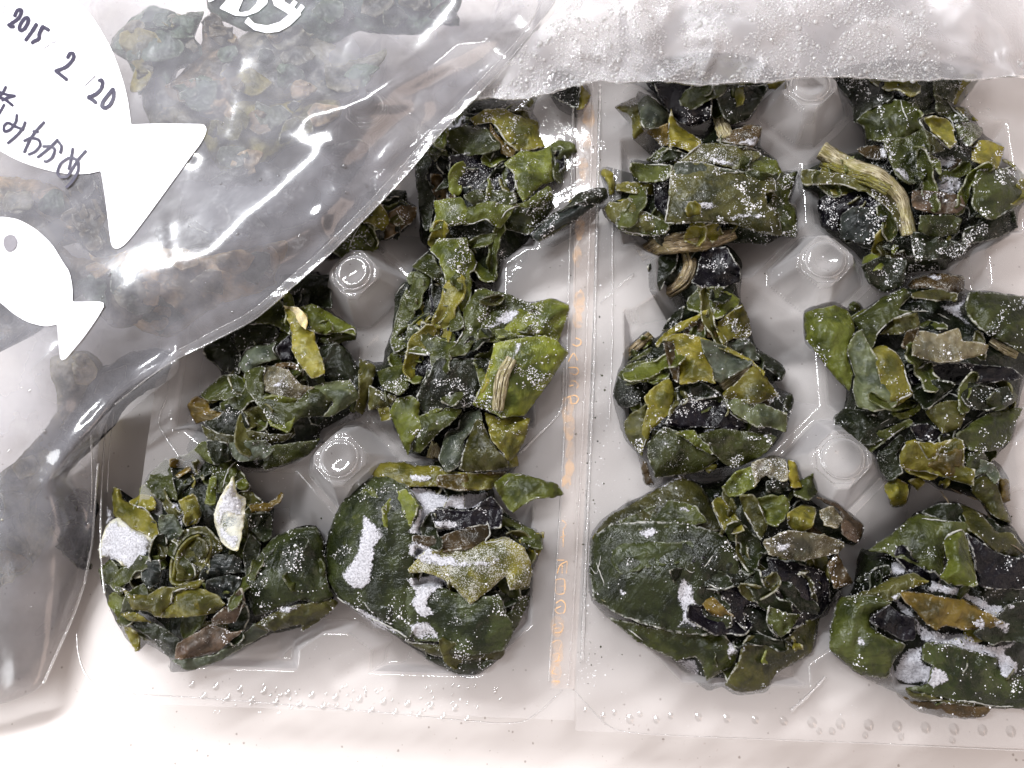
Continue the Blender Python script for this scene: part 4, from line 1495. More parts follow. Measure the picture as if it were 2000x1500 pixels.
def clump_M():
    c = Clump('dark seaweed clump half hidden under the frosted bag, above the upright pale stalk',
              'G 480 70 560 -150 1000 -220 1400 -200 1700 -60 1820 60 1790 110 1640 140 1560 220 1450 400 1300 450 1060 430 900 480 760 420 650 250 570 180', ruffles=8, zt=23, zl=9, R=80, frost=.12, core='nv', scraps=6)
    c.run('''
L nv | G 560 60 900 50 1100 80 1080 400 900 460 760 400 650 260
L dk | G 1100 60 1400 80 1620 80 1560 210 1450 380 1300 440 1200 350
L yl | G 1600 60 1780 20 1810 100 1640 120
R wh r=.2 | G 480 60 500 140 560 190 640 280
''', 250, 120)


def clump_N():
    c = Clump('dark seaweed leaf tip with an olive end sticking out below the frosted bag',
              'F 1380 100 1450 -150 1700 -60 1780 130 1720 240 1655 245', zt=17, zl=14.6, R=40, frost=.1, scraps=0, ruffles=0, name='seaweed_leaf', group=None, cat='seaweed leaf')
    c.run('''
L dk dome=1.2 | F 1390 100 1460 -120 1680 -20 1660 240 1540 200
L ol dome=1 | F 1670 -20 1710 50 1780 130 1720 235 1650 244 1650 100
R wh r=.2 | F 1640 220 1670 120 1690 40
''', 60, 60)


def clump_H():
    c = Clump('frost dusted seaweed clump with a long bent pale stalk in the upper right cell',
              'H 200 -60 900 -160 1620 -60 1580 30 1500 130 1380 260 1470 290 1560 420 1650 560 1810 640 1810 750 1900 800 1990 900 2070 1000 2070 1150 1960 1230 1930 1400 1800 1520 / J 1350 0 1330 60 1000 100 940 190 720 240 600 120 560 0 / H 300 1560 160 1480 90 1380 80 1200 60 1100 -90 1080 -80 850 70 800 200 760 450 690 520 640 510 480 430 430 400 300 370 130', ruffles=20, zt=26, zl=9, R=110, frost=.4)
    c.run('''
L dk dome=1.4 frost=.2 | H 210 -40 800 -40 780 200 560 300 420 420 390 230
L dk | H 800 -40 1180 -40 1170 200 1050 360 950 240 860 230
L gr | H 1170 -40 1440 -20 1340 240 1290 210 1170 160
L ol dome=1 | H 1340 250 1440 -20 1590 -20 1480 150 1390 260
L gr dome=1.6 frost=.14 | H 420 420 560 300 800 210 1000 240 1050 370 1060 480 900 560 700 600 530 570 510 460
L gr | H 1170 170 1300 240 1360 290 1480 400 1360 420 1200 340
L ol | H 1370 280 1470 290 1560 420 1490 400
L br dz=-.3 | H 440 680 560 640 700 640 720 760 560 760
L nv dz=-1.5 frost=.1 | H 80 1150 330 1020 600 1130 740 1230 700 1350 480 1200 300 1280 280 1440 120 1400
L sl dome=1.6 frost=.15 dz=-.6 | H 300 1290 400 1210 560 1220 700 1300 680 1450 540 1560 300 1500
L do frost=.2 | H -60 860 300 900 560 990 760 1100 830 1230 860 1400 740 1230 560 1090 300 1000 -60 1000
L gr frost=.45 | H 700 600 900 560 1060 480 1100 560 1130 720 1120 900 950 1000 800 900
L rd frost=.35 | H 960 1060 1090 1060 1400 1100 1460 1200 1380 1270 1150 1270 960 1200
L do | H 1060 480 1200 580 1260 680 1130 720 1090 560
L gr frost=.6 | H 1360 440 1500 420 1620 480 1590 560 1480 640 1390 600
L yl frost=.05 dome=1.5 | H 1510 640 1580 590 1680 590 1810 650 1800 740 1760 840 1600 800 1520 760
L o2 frost=.1 | H 1800 760 1880 790 1990 900 2040 1050 1940 1000 1960 920
L gr dome=1.8 frost=.12 | H 1560 880 1700 830 1860 860 1960 1000 2050 1120 1950 1200 1700 1330 1520 1200
L ol frost=.25 | H 1800 950 1960 1000 2050 1100 1950 1200 1860 1180
L dk | H 1450 1420 1700 1330 1900 1230 1940 1400 1750 1500 1450 1560
L gr frost=.35 | H 1040 1290 1300 1280 1420 1320 1380 1450 1200 1500 1020 1440
L dk | J 560 0 700 -80 950 -60 940 130 900 190 740 230 600 110
L dk | H 950 1440 1300 1520 1500 1560 1400 1680 1000 1700
L ol dz=.4 dome=-.5 frost=.08 | H 1060 400 1150 370 1280 390 1350 460 1350 550 1380 600 1310 650 1210 560 1110 470
P wh h=.5 alpha=.93 | H 1110 1010 1160 920 1300 900 1440 950 1430 1080 1300 1110 1180 1060
P wh alpha=.93 | H 640 610 700 640 750 670 720 780 640 760 630 680
P wh alpha=.9 | H 700 760 760 680 820 620 800 740 740 790
P wh | H 1020 640 1070 590 1120 690 1090 740
P wh alpha=.88 h=.4 | H 1150 760 1350 710 1400 800 1300 870 1150 850
P wh | H 990 150 1100 140 1140 190 1100 210 1060 170
P wh alpha=.84 | H 770 170 850 60 1040 60 960 160 860 210
P wh alpha=.85 | H 770 860 900 800 960 1000 860 960
P wh alpha=.85 | H 1580 830 1680 800 1700 870 1620 900
P wh alpha=.85 | H 1780 870 1900 840 1960 930 1840 950
S pa w=30,28,30,26,24 dz=2.4 dome=2.2 | H 110 680 240 760 420 850 620 920 760 1030 850 1150 890 1300 930 1470
S o2 w=18,20,16 dz=1.6 dome=1 | H 120 800 330 890 560 960 740 1060
P wh h=.3 | H 60 650 130 620 270 690 300 760 200 720 100 690
P wh h=.25 alpha=.95 | H 370 740 600 820 760 920 700 900 480 830
R wh r=.3 | H 1080 490 1030 410 1090 370 1220 355 1320 400 1350 480
R wh r=.3 | H 1130 520 1240 620 1310 670 1380 600
R wh r=.3 | H 1380 1180 1480 1220 1490 1310
R wh r=.4 | H 1510 1310 1420 1410 1330 1510
R wh | H 850 220 880 320 920 400
R wh r=.2 | H 1160 150 1270 200 1340 300 1440 390
R wh r=.2 | H -40 990 150 980 350 1010 500 1080
''', 3600, 900, 1.1)


def clump_I():
    c = Clump('seaweed clump with a shiny yellow curled leaf and a short tan stub',
              'I 430 230 560 180 720 100 1140 90 1280 250 1280 380 1270 620 1330 720 1370 900 1430 1050 1640 1180 1690 1270 1640 1360 1580 1320 / I2 1620 370 1740 420 1760 500 1700 760 1580 950 1450 1020 1200 1150 1000 1210 700 1180 430 1300 330 1050 290 960 180 820 80 450 120 250 170 130 / I 180 1100 250 1000 400 890 470 960 540 900 560 850 680 690 760 640 720 580 560 540 420 510', zt=24, zl=6, R=115, frost=.22)
    c.run('''
L dk frost=.1 | I 410 290 440 230 660 140 690 200 660 300 560 440 520 510 420 500
L nv frost=.25 | I 860 330 920 130 1140 110 1250 300 1270 440 1100 480 900 480 820 430
S tn w=18,22,24,16 dome=1.3 dz=.8 | I 760 120 800 280 740 420 640 500 570 540
L gr frost=.3 | I 860 510 1000 480 1120 480 1060 600 1020 700 950 760 850 700 770 680 780 580
L mg frost=.25 | I 1100 520 1200 540 1270 600 1240 660 1100 760 1000 780 1040 660
L dk | I 540 880 640 720 740 660 720 770 640 860
L br dz=-1 frost=.05 | I 800 820 950 770 1050 800 1060 950 900 930 740 900
L ol dome=1.4 frost=.2 | I 1070 800 1230 680 1290 650 1340 740 1370 900 1300 960 1200 960 1110 1010 1040 880
L gy dome=1 | I 1110 1010 1300 950 1400 1030 1440 1150 1350 1150 1250 1090
L dk | I 1430 1060 1640 1190 1690 1260 1650 1350 1550 1260 1400 1160
L o2 dz=1 frost=.15 | I 470 1010 540 920 700 810 900 710 960 680 940 740 820 820 700 900 560 960 500 1040
S tn w=16,20,18 dz=.6 | I 200 1130 320 1020 430 930
L gr | I 200 1190 400 1050 450 1040 420 1100 260 1180
L gr frost=.3 | I2 120 250 220 150 420 100 540 90 590 200 600 280 480 330 380 300 200 340
L dk frost=.42 | I2 80 430 130 270 240 330 380 300 460 340 390 420 330 520 200 560 110 540
L do | I2 180 700 240 620 330 560 400 520 400 650 380 850 340 1000 260 900 200 800
L br | I2 310 1000 380 1060 450 1240 470 1280 380 1270
L ol dome=1.6 frost=.08 | I2 380 440 520 320 600 280 660 390 640 500 590 620 450 760 400 880 350 960 360 700 400 560
L nv dz=-2 frost=.05 | I2 560 700 750 480 960 470 1100 490 1170 600 1320 700 1300 760 900 730 720 750
L dk dz=-.4 | I2 660 380 800 310 900 310 1030 390 1080 440 960 460 780 470 720 520
L do dz=-.3 | I2 650 400 740 400 780 470 660 590 590 640 640 500
L gr frost=.4 dome=1.4 | I2 400 880 550 730 700 780 880 880 1020 990 1100 1000 900 1150 700 1180 480 1200 400 1000
L gr frost=.35 dome=1.4 | I2 880 800 1100 750 1300 770 1450 790 1600 820 1480 1000 1200 1120 1030 1000 980 900
L mg dz=.6 frost=.05 dome=1.2 | I2 670 790 700 760 850 760 880 830 960 900 1010 990 900 950 780 860
L gy dome=.6 frost=.1 dz=.8 | I 910 960 1100 1020 1300 1120 1380 1180 1200 1300 1080 1370 1020 1330 990 1200 930 1080
L br dz=.2 dome=-.6 frost=0 | I 550 1000 640 980 690 1080 690 1370 640 1330 590 1150
L yl dome=2.4 frost=.05 dz=1.0 fold=.3 | I 560 970 620 920 740 910 900 950 940 1100 1000 1230 1030 1370 900 1350 780 1380 700 1370 690 1150 640 1000
L o2 dz=1.4 frost=.05 | I 740 910 900 950 1120 1020 1330 1130 1500 1270 1490 1300 1330 1160 1000 1010
L gg dome=1.2 frost=.18 dz=.6 | I2 1120 480 1300 470 1500 520 1700 620 1690 780 1560 740 1420 730 1370 700 1200 600
L o2 dome=1.2 frost=.25 dz=.8 | I2 1100 420 1250 300 1380 150 1430 180 1520 290 1600 400 1620 450 1400 520 1240 480 1130 470
L dk | I2 1700 440 1750 430 1765 500 1720 640 1690 780 1660 640
S pa w=22,24,22 dz=1.2 | I2 1090 350 1220 260 1360 160
P wh alpha=.84 | I2 770 290 830 260 880 310 790 320
P wh alpha=.84 | I2 870 770 930 730 1080 740 1050 780 930 800
P wh alpha=.84 | I2 1100 410 1200 350 1280 330 1200 410 1130 440
P wh alpha=.84 | I2 1620 400 1740 400 1700 470 1640 440
P wh alpha=.8 | I2 1450 770 1550 750 1540 860 1460 830
P wh alpha=.8 | I2 1270 930 1340 940 1320 990 1270 980
R wh | I2 830 490 960 465 1100 480
R wh | I2 1070 400 1120 490 1160 580 1240 650 1380 710
R wh | I 1070 800 1180 710 1290 650
R wh r=.18 | I 860 510 960 480 1100 480
R wh | I 1140 100 1200 220 1260 300 1270 400
R wh r=.2 | I2 390 850 350 960
R wh r=.2 | I2 540 700 640 600
''', 2300, 600, 1.05)


def clump_J():
    c = Clump('seaweed clump with a broad drooping green leaf and a pale arched rib',
              'J 45 400 130 360 320 310 430 370 470 310 540 330 560 400 710 290 830 230 960 170 1000 100 1200 60 1460 90 1470 200 1520 220 1700 220 2000 270 2150 300 2150 900 2020 1000 1960 1200 1930 1370 / J2 1930 220 1880 380 1720 560 1790 620 1860 750 1870 940 1830 970 1890 1150 1700 1130 1620 980 1500 900 1200 830 1080 770 1010 850 960 800 910 970 770 1000 720 850 600 600 430 420 240 280 230 170 310 80 / J 420 1100 250 900 130 760 60 690 40 620', zt=26, zl=8, R=130, frost=.2, scraps=10)
    c.run('''
L nv dz=-2 frost=.05 | J 960 880 1100 850 1500 860 1900 900 1990 1000 1500 1050 1200 1050 1010 1050
L dk frost=.3 dome=1.4 | J2 240 160 330 80 600 110 850 50 950 150 800 300 600 420 460 420 250 280
L gr | J2 480 400 650 300 940 180 970 220 800 330 640 440 560 500
L dk frost=.4 | J2 640 500 850 330 900 380 820 520 870 680 740 760 650 640
L ol frost=.3 | J2 700 800 800 720 920 800 910 960 850 1000 770 1000 730 900
L ol | J2 930 760 1040 720 1080 770 1010 850
L nv dz=-1 frost=.02 | J2 950 250 1100 220 1300 330 1150 400 1000 370
L dk | J 1010 1080 1200 1000 1400 1050 1300 1130 1240 1200 1130 1270 1030 1180
L do frost=.12 | J2 1080 100 1250 20 1400 10 1460 120 1400 280 1250 310 1130 200
L dk frost=.2 | J 1400 1100 1520 1030 1740 1090 1850 1060 1900 1170 1700 1280 1500 1250
L gr frost=.08 dome=1.4 | J2 1380 320 1650 130 1990 80 1930 210 1880 380 1720 480 1500 470 1440 420
L gr | J2 1450 450 1620 480 1660 560 1540 680 1450 600
L do dome=1 | J2 1520 760 1640 700 1750 800 1800 950 1880 1150 1700 1080 1600 950 1520 880
L gy frost=.4 | J2 1530 640 1600 560 1720 600 1790 720 1740 780 1640 690 1540 720
L b2 dome=1.3 | J2 1760 740 1860 750 1870 940 1800 960 1770 850
L o2 dome=1.2 frost=.06 fold=.3 | J2 840 520 900 400 990 370 1050 460 1100 550 1170 540 1230 450 1350 350 1430 380 1450 470 1440 620 1540 650 1520 800 1300 740 1100 680 900 660 840 600
L yl frost=0 dz=.2 dome=.5 | J2 990 390 1180 410 1340 370 1210 460 1170 540 1100 550 1050 460
L b2 frost=.03 dz=.3 dome=1 | J2 1110 560 1220 450 1430 470 1440 640 1520 700 1300 720 1120 660
L gr dome=1.2 | J 1520 230 1700 230 2000 270 2130 300 2130 700 2020 780 1900 720 1700 620 1560 500 1480 370
L br frost=.5 | J 960 170 1020 110 1200 60 1460 90 1470 210 1400 240 1200 190 1000 210
L do dz=.4 | J 1000 240 1200 200 1420 250 1380 310 1200 300 1020 280
L do dz=-.6 | J 730 600 830 480 1050 410 1080 520 1020 570 870 610
L br dz=-.8 | J 920 700 950 580 1060 560 1020 700 940 730
L fb frost=.35 dome=1 | J 1010 690 1080 570 1240 600 1420 550 1460 660 1680 690 1650 780 1400 840 1200 850 1010 790
L gr dome=1.8 frost=.18 fold=.3 tilt=.4 dz=.6 | J 560 420 720 290 930 190 1000 260 890 380 1040 400 830 470 720 580 640 740 580 640 470 480
L mg dome=1.8 frost=.25 fold=.3 tilt=.4 dz=.8 | J 45 420 150 380 330 350 420 390 480 470 500 560 480 640 430 760 480 960 450 1100 330 1000 200 830 140 740 60 640
L gg dome=1.6 frost=.08 fold=.25 tilt=.3 dz=1.2 | J 430 760 500 600 560 560 640 740 760 900 860 1000 900 1140 850 1250 640 1280 520 1240 480 1100 490 950
L ol dome=1 frost=.14 fold=.25 dz=1.2 | J 640 740 750 700 860 760 930 860 960 1000 1020 1140 850 1250 760 1260 720 1000 690 880
L gr | J 440 340 490 310 550 360 540 400 470 400
P wh h=.35 bump=.1 alpha=1.0 | J 890 380 1010 280 1200 320 1400 310 1450 250 1500 210 1520 260 1470 400 1560 520 1700 640 1640 640 1480 540 1330 440 1200 360 1030 330
S pa w=9,14,18,10 dz=.6 dome=.5 | J 1700 660 1820 730 1930 790
R wh r=.28 | J 630 760 700 600 830 470 1050 400 1200 410 1400 500 1640 600
R wh r=.2 | J 930 870 960 1000 1020 1140
R wh r=.3 | J 1010 1130 900 1180 840 1250 700 1260
R wh | J 50 400 150 360 320 320
R wh r=.3 | J 1130 1280 1260 1180 1360 1100
R wh r=.3 | J 1330 1120 1430 1170 1500 1270
R wh r=.2 | J 1420 1480 1560 1350 1700 1270
R wh | J 1730 1090 1840 1050 1890 1170
R wh | J 1000 790 1100 840 1250 855 1450 850
R wh r=.16 | J2 460 400 600 270 750 180
R wh r=.25 | J2 640 440 800 320 960 200
R tn r=.34 | J2 900 640 1150 740 1400 870 1600 960 1700 1120 1850 1220
R tn r=.3 | J2 1220 850 1300 960 1320 1080
P wh alpha=.85 | J 1050 100 1200 40 1330 110 1250 160 1140 120
P wh alpha=.8 | J 1080 160 1180 150 1170 190 1050 190
P wh alpha=.9 | J 1920 390 2000 260 2060 280 1990 400
''', 1000, 500)


def clump_K():
    c = Clump('big smooth domed dark green seaweed clump at the bottom, right of the tape',
              'K2 180 650 250 550 400 450 560 370 760 260 900 300 1030 290 1050 240 1250 150 1360 130 1460 150 1530 170 1560 280 1620 260 1660 370 1800 450 1960 590 1910 710 1800 760 1890 950 1760 1100 1720 1170 / K 1840 600 1790 850 1500 1030 1430 1160 1200 1190 1080 1130 960 1150 680 930 420 760 200 600 60 450 40 350 / K2 165 880', ruffles=20, zt=27, zl=6, R=150, frost=.22, scraps=6)
    c.rib_cols = ['dk', 'g2', 'nv', 'dk', 'g2', 'do']
    c.run('''
L nv dome=.8 frost=.12 dz=-1 | K2 1000 1000 1130 930 1330 870 1330 790 1560 840 1720 900 1740 1080 1680 1180 1440 1280 1370 1300 1330 1130 1180 1120 1200 1280 1090 1180
L do dome=1 frost=.15 | K 1290 720 1530 780 1700 640 1840 580 1780 850 1500 1020 1430 1160 1200 1180 1100 1110 1200 960
L do dome=1.2 frost=.2 fold=.7 | K2 200 640 300 530 560 380 760 270 900 330 970 450 1040 620 800 620 480 680 300 650
L gr dome=1.4 frost=.1 fold=.25 tilt=.3 | K 200 590 420 640 600 680 900 700 1100 720 1200 850 1180 950 1100 1000 960 1080 920 950 870 890 720 920 420 770
L g2 dome=2.6 frost=.16 fold=.35 tilt=.3 | K2 170 870 190 660 320 580 560 560 780 570 1050 650 1130 780 1160 960 1000 1000 1080 1100 1100 1240 950 1300 760 1290 600 1250 380 1180 200 1070
L do frost=.1 | K2 200 640 300 660 350 690 280 800 290 1000 330 1120 220 1050 175 880
L g2 frost=.2 fold=.8 | K2 330 720 520 690 700 700 860 690 1000 760 960 840 760 830 560 860 380 900 310 830
L gr frost=.15 fold=.7 | K2 360 560 560 470 700 420 860 460 940 560 800 600 600 600 420 630
L dk frost=.2 fold=.8 | K2 700 880 900 860 1060 900 1110 980 1000 1010 860 990 720 960
L dk frost=.2 | K 1000 180 1190 110 1200 220 1400 290 1460 320 1280 340 1080 350 900 330
L nv dz=.2 frost=0 dome=-.5 | K 820 160 870 110 950 120 970 160 900 200 830 190
L b2 frost=.3 | K 880 430 1000 420 1090 490 1170 590 1000 570 960 520
L gr frost=.15 | K 1450 500 1600 560 1700 560 1600 700 1540 740 1430 620
L ol frost=.25 | K2 970 440 1030 400 1150 560 1180 620 1060 640
L mg frost=.3 | K2 1040 330 1110 250 1230 200 1260 330 1150 390 1070 400
L do frost=.25 | K2 1150 400 1240 390 1290 480 1330 590 1290 680 1180 520
L dk | K2 1320 300 1450 290 1480 350 1400 380 1330 370
L mg frost=.3 | K2 1260 410 1440 390 1480 470 1400 590 1330 570
L fb frost=.7 curl=1.3 | K2 1230 180 1360 130 1450 160 1460 280 1380 300 1320 260 1240 330
L yl frost=.1 | K2 1460 160 1520 180 1540 300 1560 340 1480 330
L gr frost=.3 | K2 1540 290 1630 260 1660 370 1600 420 1500 380
L rd frost=.35 dome=1 | K2 1650 400 1780 440 1880 530 1960 590 1910 700 1820 640 1800 500
L fb frost=.45 curl=1.3 | K2 1300 690 1480 620 1700 650 1830 700 1800 760 1560 820 1350 780
L br frost=.3 | K2 1720 840 1790 770 1840 880 1890 960 1770 1000
L o2 frost=.2 dome=1.2 | K2 1470 500 1560 450 1650 480 1620 600 1520 640 1460 580
L fb frost=.6 | K2 1670 490 1760 460 1820 560 1790 600 1700 580
P sl alpha=.92 h=.2 | K 600 690 730 640 760 560 860 600 900 700 760 690
P wh alpha=.80 h=.15 | K 730 290 790 250 850 290 900 390 870 420 960 520 970 600 900 670 760 680 640 700 610 670 720 640 740 560 700 440
P wh alpha=.9 h=.2 | K2 470 610 600 580 620 640 540 690 480 660
P wh alpha=.9 h=.2 | K2 730 470 800 450 840 510 760 510
P wh h=.2 jg=1 | K2 740 390 780 380 780 410 740 410
P wh alpha=.92 h=.3 | K 710 930 730 900 870 890 910 950 920 1040 960 1100 1080 1010 1090 1120 960 1150 850 1060
P wh alpha=.84 h=.3 | K 1090 800 1190 720 1290 850 1200 880 1150 950 1110 910
P wh alpha=.84 h=.3 | K2 560 340 760 250 900 290 920 350 780 300 620 370
P wh alpha=.84 h=.3 | K2 960 340 1020 360 1030 420 970 410
P wh alpha=.75 h=.15 | K2 350 980 430 1000 420 1050 350 1060
P wh alpha=.84 h=.3 | K2 1330 700 1500 690 1450 770 1360 760
R wh r=.25 | K 1250 480 1310 640 1400 720 1540 770 1590 740
R wh r=.25 | K 1450 490 1430 620 1480 700 1560 750
R wh r=.2 | K 800 120 800 200 850 230 940 190 1010 100
R wh r=.2 | K 1190 80 1200 180 1230 220 1290 260
R wh r=.2 | K 970 320 1050 355 1180 330
R wh r=.2 | K 1280 345 1460 320
R wh r=.16 | K2 195 700 215 830 260 950 290 1120
R wh r=.16 | K2 180 860 220 900 250 760
R wh r=.25 | K2 1180 500 1240 600 1290 690
R wh r=.25 | K2 1240 390 1280 470 1340 590 1400 600
R wh r=.2 | K2 970 450 1010 560 1050 640
R wh r=.2 | K2 260 1150 420 1260 560 1370
''', 900, 500)


def clump_L():
    c = Clump('dark seaweed clump with branching white frost sheets and a green leaf roll',
              'L2 1160 400 1290 370 1330 320 1500 330 1700 420 1900 500 2000 640 2120 700 / L 2150 1390 1890 1360 1690 1370 1640 1450 1440 1470 1150 1430 1000 1400 880 1300 810 1230 480 1070 350 980 200 830 180 680 240 500 290 340 400 230 / L2 700 760 730 680 800 690 980 560', ruffles=4, zt=26, zl=7, R=140, frost=.2, scraps=6)
    c.rib_cols = ['dk', 'g2', 'nv', 'dk']
    c.run('''
L dk | L 430 180 640 60 740 40 760 130 640 180 480 210
L gr dome=1.6 frost=.12 | L2 790 690 980 560 1160 410 1400 470 1550 480 1600 560 1400 620 1380 760 1360 900 1230 850 1060 770 900 720
L do frost=.25 | L2 1500 340 1640 400 1800 560 1900 560 2000 680 1990 760 1850 740 1700 650 1560 520
L dk | L2 1200 400 1330 330 1500 340 1560 480 1400 470
L nv frost=.1 dz=-1 | L2 1540 560 1700 660 1850 740 2060 780 2060 1000 1750 1000 1650 960 1600 700
L dk frost=.2 | L 1540 690 1700 560 1870 400 2060 380 2080 760 1860 750 1700 780
L br dome=.8 frost=.4 | L 810 1240 960 1290 1080 1320 1200 1320 1690 1370 1640 1440 1400 1470 1100 1430 920 1340
L do dome=1.6 frost=.08 fold=.25 | L 330 360 640 230 740 170 980 110 1110 200 960 250 870 310 770 380 600 350
L gr dome=2 frost=.08 fold=.25 tilt=.3 | L 240 450 290 340 600 320 760 400 580 510 580 610 700 700 900 780 820 900 760 1000 720 1100 480 1060 350 960 200 830 190 660
L g2 dome=1.6 frost=.06 fold=.25 tilt=.3 | L 1080 770 1300 780 1600 860 1740 900 1760 1000 1900 1050 2100 1100 2100 1370 1700 1360 1300 1290 950 1210 900 1180 1100 1150 1150 990 1060 920
L do dome=1 frost=.1 | L 900 1190 1300 1290 1700 1350 2000 1370 1700 1375 1200 1320 960 1280
L nv dz=-.4 frost=.1 dome=-.4 | L 590 510 750 410 860 500 980 550 1000 660 980 740 880 740 700 650 590 580
L b2 dome=1.4 frost=.08 fold=.25 tilt=.3 | L 860 290 1000 290 1200 330 1420 360 1600 460 1800 570 1640 640 1440 640 1270 610 1190 640 1080 580 970 460 860 350
L o2 frost=.1 | L 980 170 1110 200 970 250
L mg dome=4.5 frost=.10 fold=.1 tilt=.2 dz=1.2 | L2 1370 640 1400 580 1520 530 1560 620 1640 960 1560 980 1400 960 1350 910 1400 780
P wh h=.5 alpha=1.15 | L 760 0 900 10 950 40 1070 60 1150 150 1260 210 1420 250 1600 340 1850 450 1740 540 1540 430 1400 350 1050 290 1000 270 1120 230 1080 140 1000 100 800 150 740 110
P wh h=.5 alpha=1.15 | L 760 330 840 280 880 300 860 360 960 450 1060 570 1200 650 1450 660 1560 730 1680 780 1850 760 1900 720 1970 720 1950 760 1840 850 1900 900 1970 950 1930 1060 1850 1110 1760 1060 1740 930 1500 860 1330 810 1090 770 1040 760 980 660 970 560 860 500 780 400
P wh h=.5 alpha=1.15 | L 1030 780 1090 780 1060 900 1100 950 1260 1010 1320 1100 1250 1160 1150 1190 1050 1150 920 1160 740 1100 720 1050 800 990 820 900 900 820
P wh h=.4 | L 580 510 760 400 780 420 620 520 600 590 700 690 900 750 1000 770 880 790 720 720 580 630
P wh h=.3 jg=1 | L 425 755 440 705 490 690 540 710 555 755 540 805 490 818 445 800
P wh h=.3 jg=1 | L 337 480 345 455 365 450 388 460 392 482 380 502 350 502
P wh h=.3 jg=1 alpha=.9 | L 1510 590 1530 540 1600 515 1660 540 1680 590 1660 650 1600 670 1530 640
P wh h=.3 jg=1 | L 500 950 512 930 540 935 548 955 535 972 510 970
P wh alpha=.9 h=.3 | L 380 990 560 1070 790 1150 760 1170 500 1090
P wh alpha=.85 h=.3 | L 1750 340 1850 290 1830 360 1950 400 1900 480 1800 420
P wh alpha=.8 h=.2 | L 1690 560 1800 520 1900 580 1850 700 1750 680
P wh alpha=.86 h=.2 | L 480 270 600 230 610 270 530 300
R wh r=.2 | L2 1200 450 1300 460 1400 470
R wh r=.3 | L2 1370 630 1410 580 1520 535
R wh r=.2 | L 1130 1300 1300 1290 1500 1310 1700 1350 1900 1355
R wh r=.2 | L2 1180 400 1260 365 1300 370
R tn r=.3 | L2 1640 400 1720 460 1780 560 1900 650 2000 720
R b2 r=.25 | L 1420 350 1560 430 1700 530 1800 560
''', 800, 450)


def strand():
    c = Clump('glossy dark seaweed strip with a white frosted end lying across the orange tape',
              'F 1200 1420 1260 1340 1400 1240 1560 1150 1640 1050 1800 990 1920 990 1940 1080 1830 1160 1740 1210 1640 1290 1480 1390 1290 1490', zt=19, zl=16, R=28, frost=.2, core='sl', name='seaweed_strip', group=None, scraps=0, ruffles=0, cat='seaweed strip')
    c.run('''
L sl dome=2 frost=.12 fold=.35 tilt=.3 | F 1290 1490 1230 1420 1400 1270 1560 1170 1680 1120 1830 1140 1740 1210 1640 1290 1480 1390
L dk dome=1.4 frost=.3 | F 1260 1360 1400 1240 1560 1150 1640 1050 1800 990 1920 990 1940 1080 1830 1140 1680 1120 1560 1170 1400 1260
L yl dome=.8 frost=.15 | F 1570 1120 1690 1020 1730 1060 1700 1100 1640 1130
P wh h=.4 | F 1200 1420 1260 1330 1420 1220 1480 1190 1400 1260 1280 1380 1270 1470
R do r=.3 | F 1300 1480 1480 1370 1640 1280
''', 260, 120)


for f in (clump_F, clump_D, clump_B, clump_A, clump_C, clump_E, clump_G, clump_M, clump_N, clump_H, clump_I, clump_J, clump_K, clump_L, strand):
    f()


# ---------------------------------------------------------------- plastic bags
def sstep(a, b, x):
    t = np.clip((x - a) / (b - a), 0, 1)
    return t * t * (3 - 2 * t)


EDGE_A = 'px 1110 -60 1085 0 1040 62 985 130 930 190 860 262 800 335 720 420 640 500 570 562 500 622 420 665 340 705 285 742 225 790'
RIDGES_A = [('px 600 225 720 185 800 150 880 112 960 72 1040 45', 30, 1.5), ('px 900 -30 985 5 1025 30 1036 55', 18, .9), ('px 1040 62 990 110 940 150 880 170 830 198', 16, .8),
            ('px 690 205 760 203 830 200', 14, .4), ('px 745 315 790 262 830 225 870 200', 16, .8), ('px 540 480 585 455 620 430 660 385', 26, 1.4), ('px 625 420 632 445 640 470', 12, .6),
            ('px 460 -30 480 40 490 80 480 105', 26, .5), ('px 380 640 440 610 500 600 560 570', 22, .9), ('px 240 -20 300 15 310 60 260 60', 40, .7),
            ('px 330 180 345 240 370 300', 18, .6), ('px 340 705 270 748 205 800 150 862 96 934', 18, 1.8), ('px 60 880 120 930 170 1000', 30, -1.6), ('px 330 715 345 680 350 655', 10, .5),
            ('px 690 330 760 270 840 225', 30, -.8)]
CREASES_A = [(700, 20, 640, 160, 9, .5), (470, 100, 440, 250, 10, .7), (440, 250, 520, 330, 8, .5), (330, 430, 345, 560, 8, .6), (560, 250, 700, 300, 9, .5), (250, 650, 330, 560, 10, .6),
             (150, 1010, 90, 1080, 8, .7), (400, 560, 470, 470, 10, .5), (60, 330, 160, 400, 9, .4), (300, 60, 260, 180, 10, .6), (850, 60, 930, 20, 8, .5), (20, 740, 130, 790, 9, .6), (520, 120, 610, 210, 9, .4)]
EDGE_A_PTS = spline(px(EDGE_A), 8, False)
_rid = [(spline(px(s), 6, False), w_, a_) for s, w_, a_ in RIDGES_A]


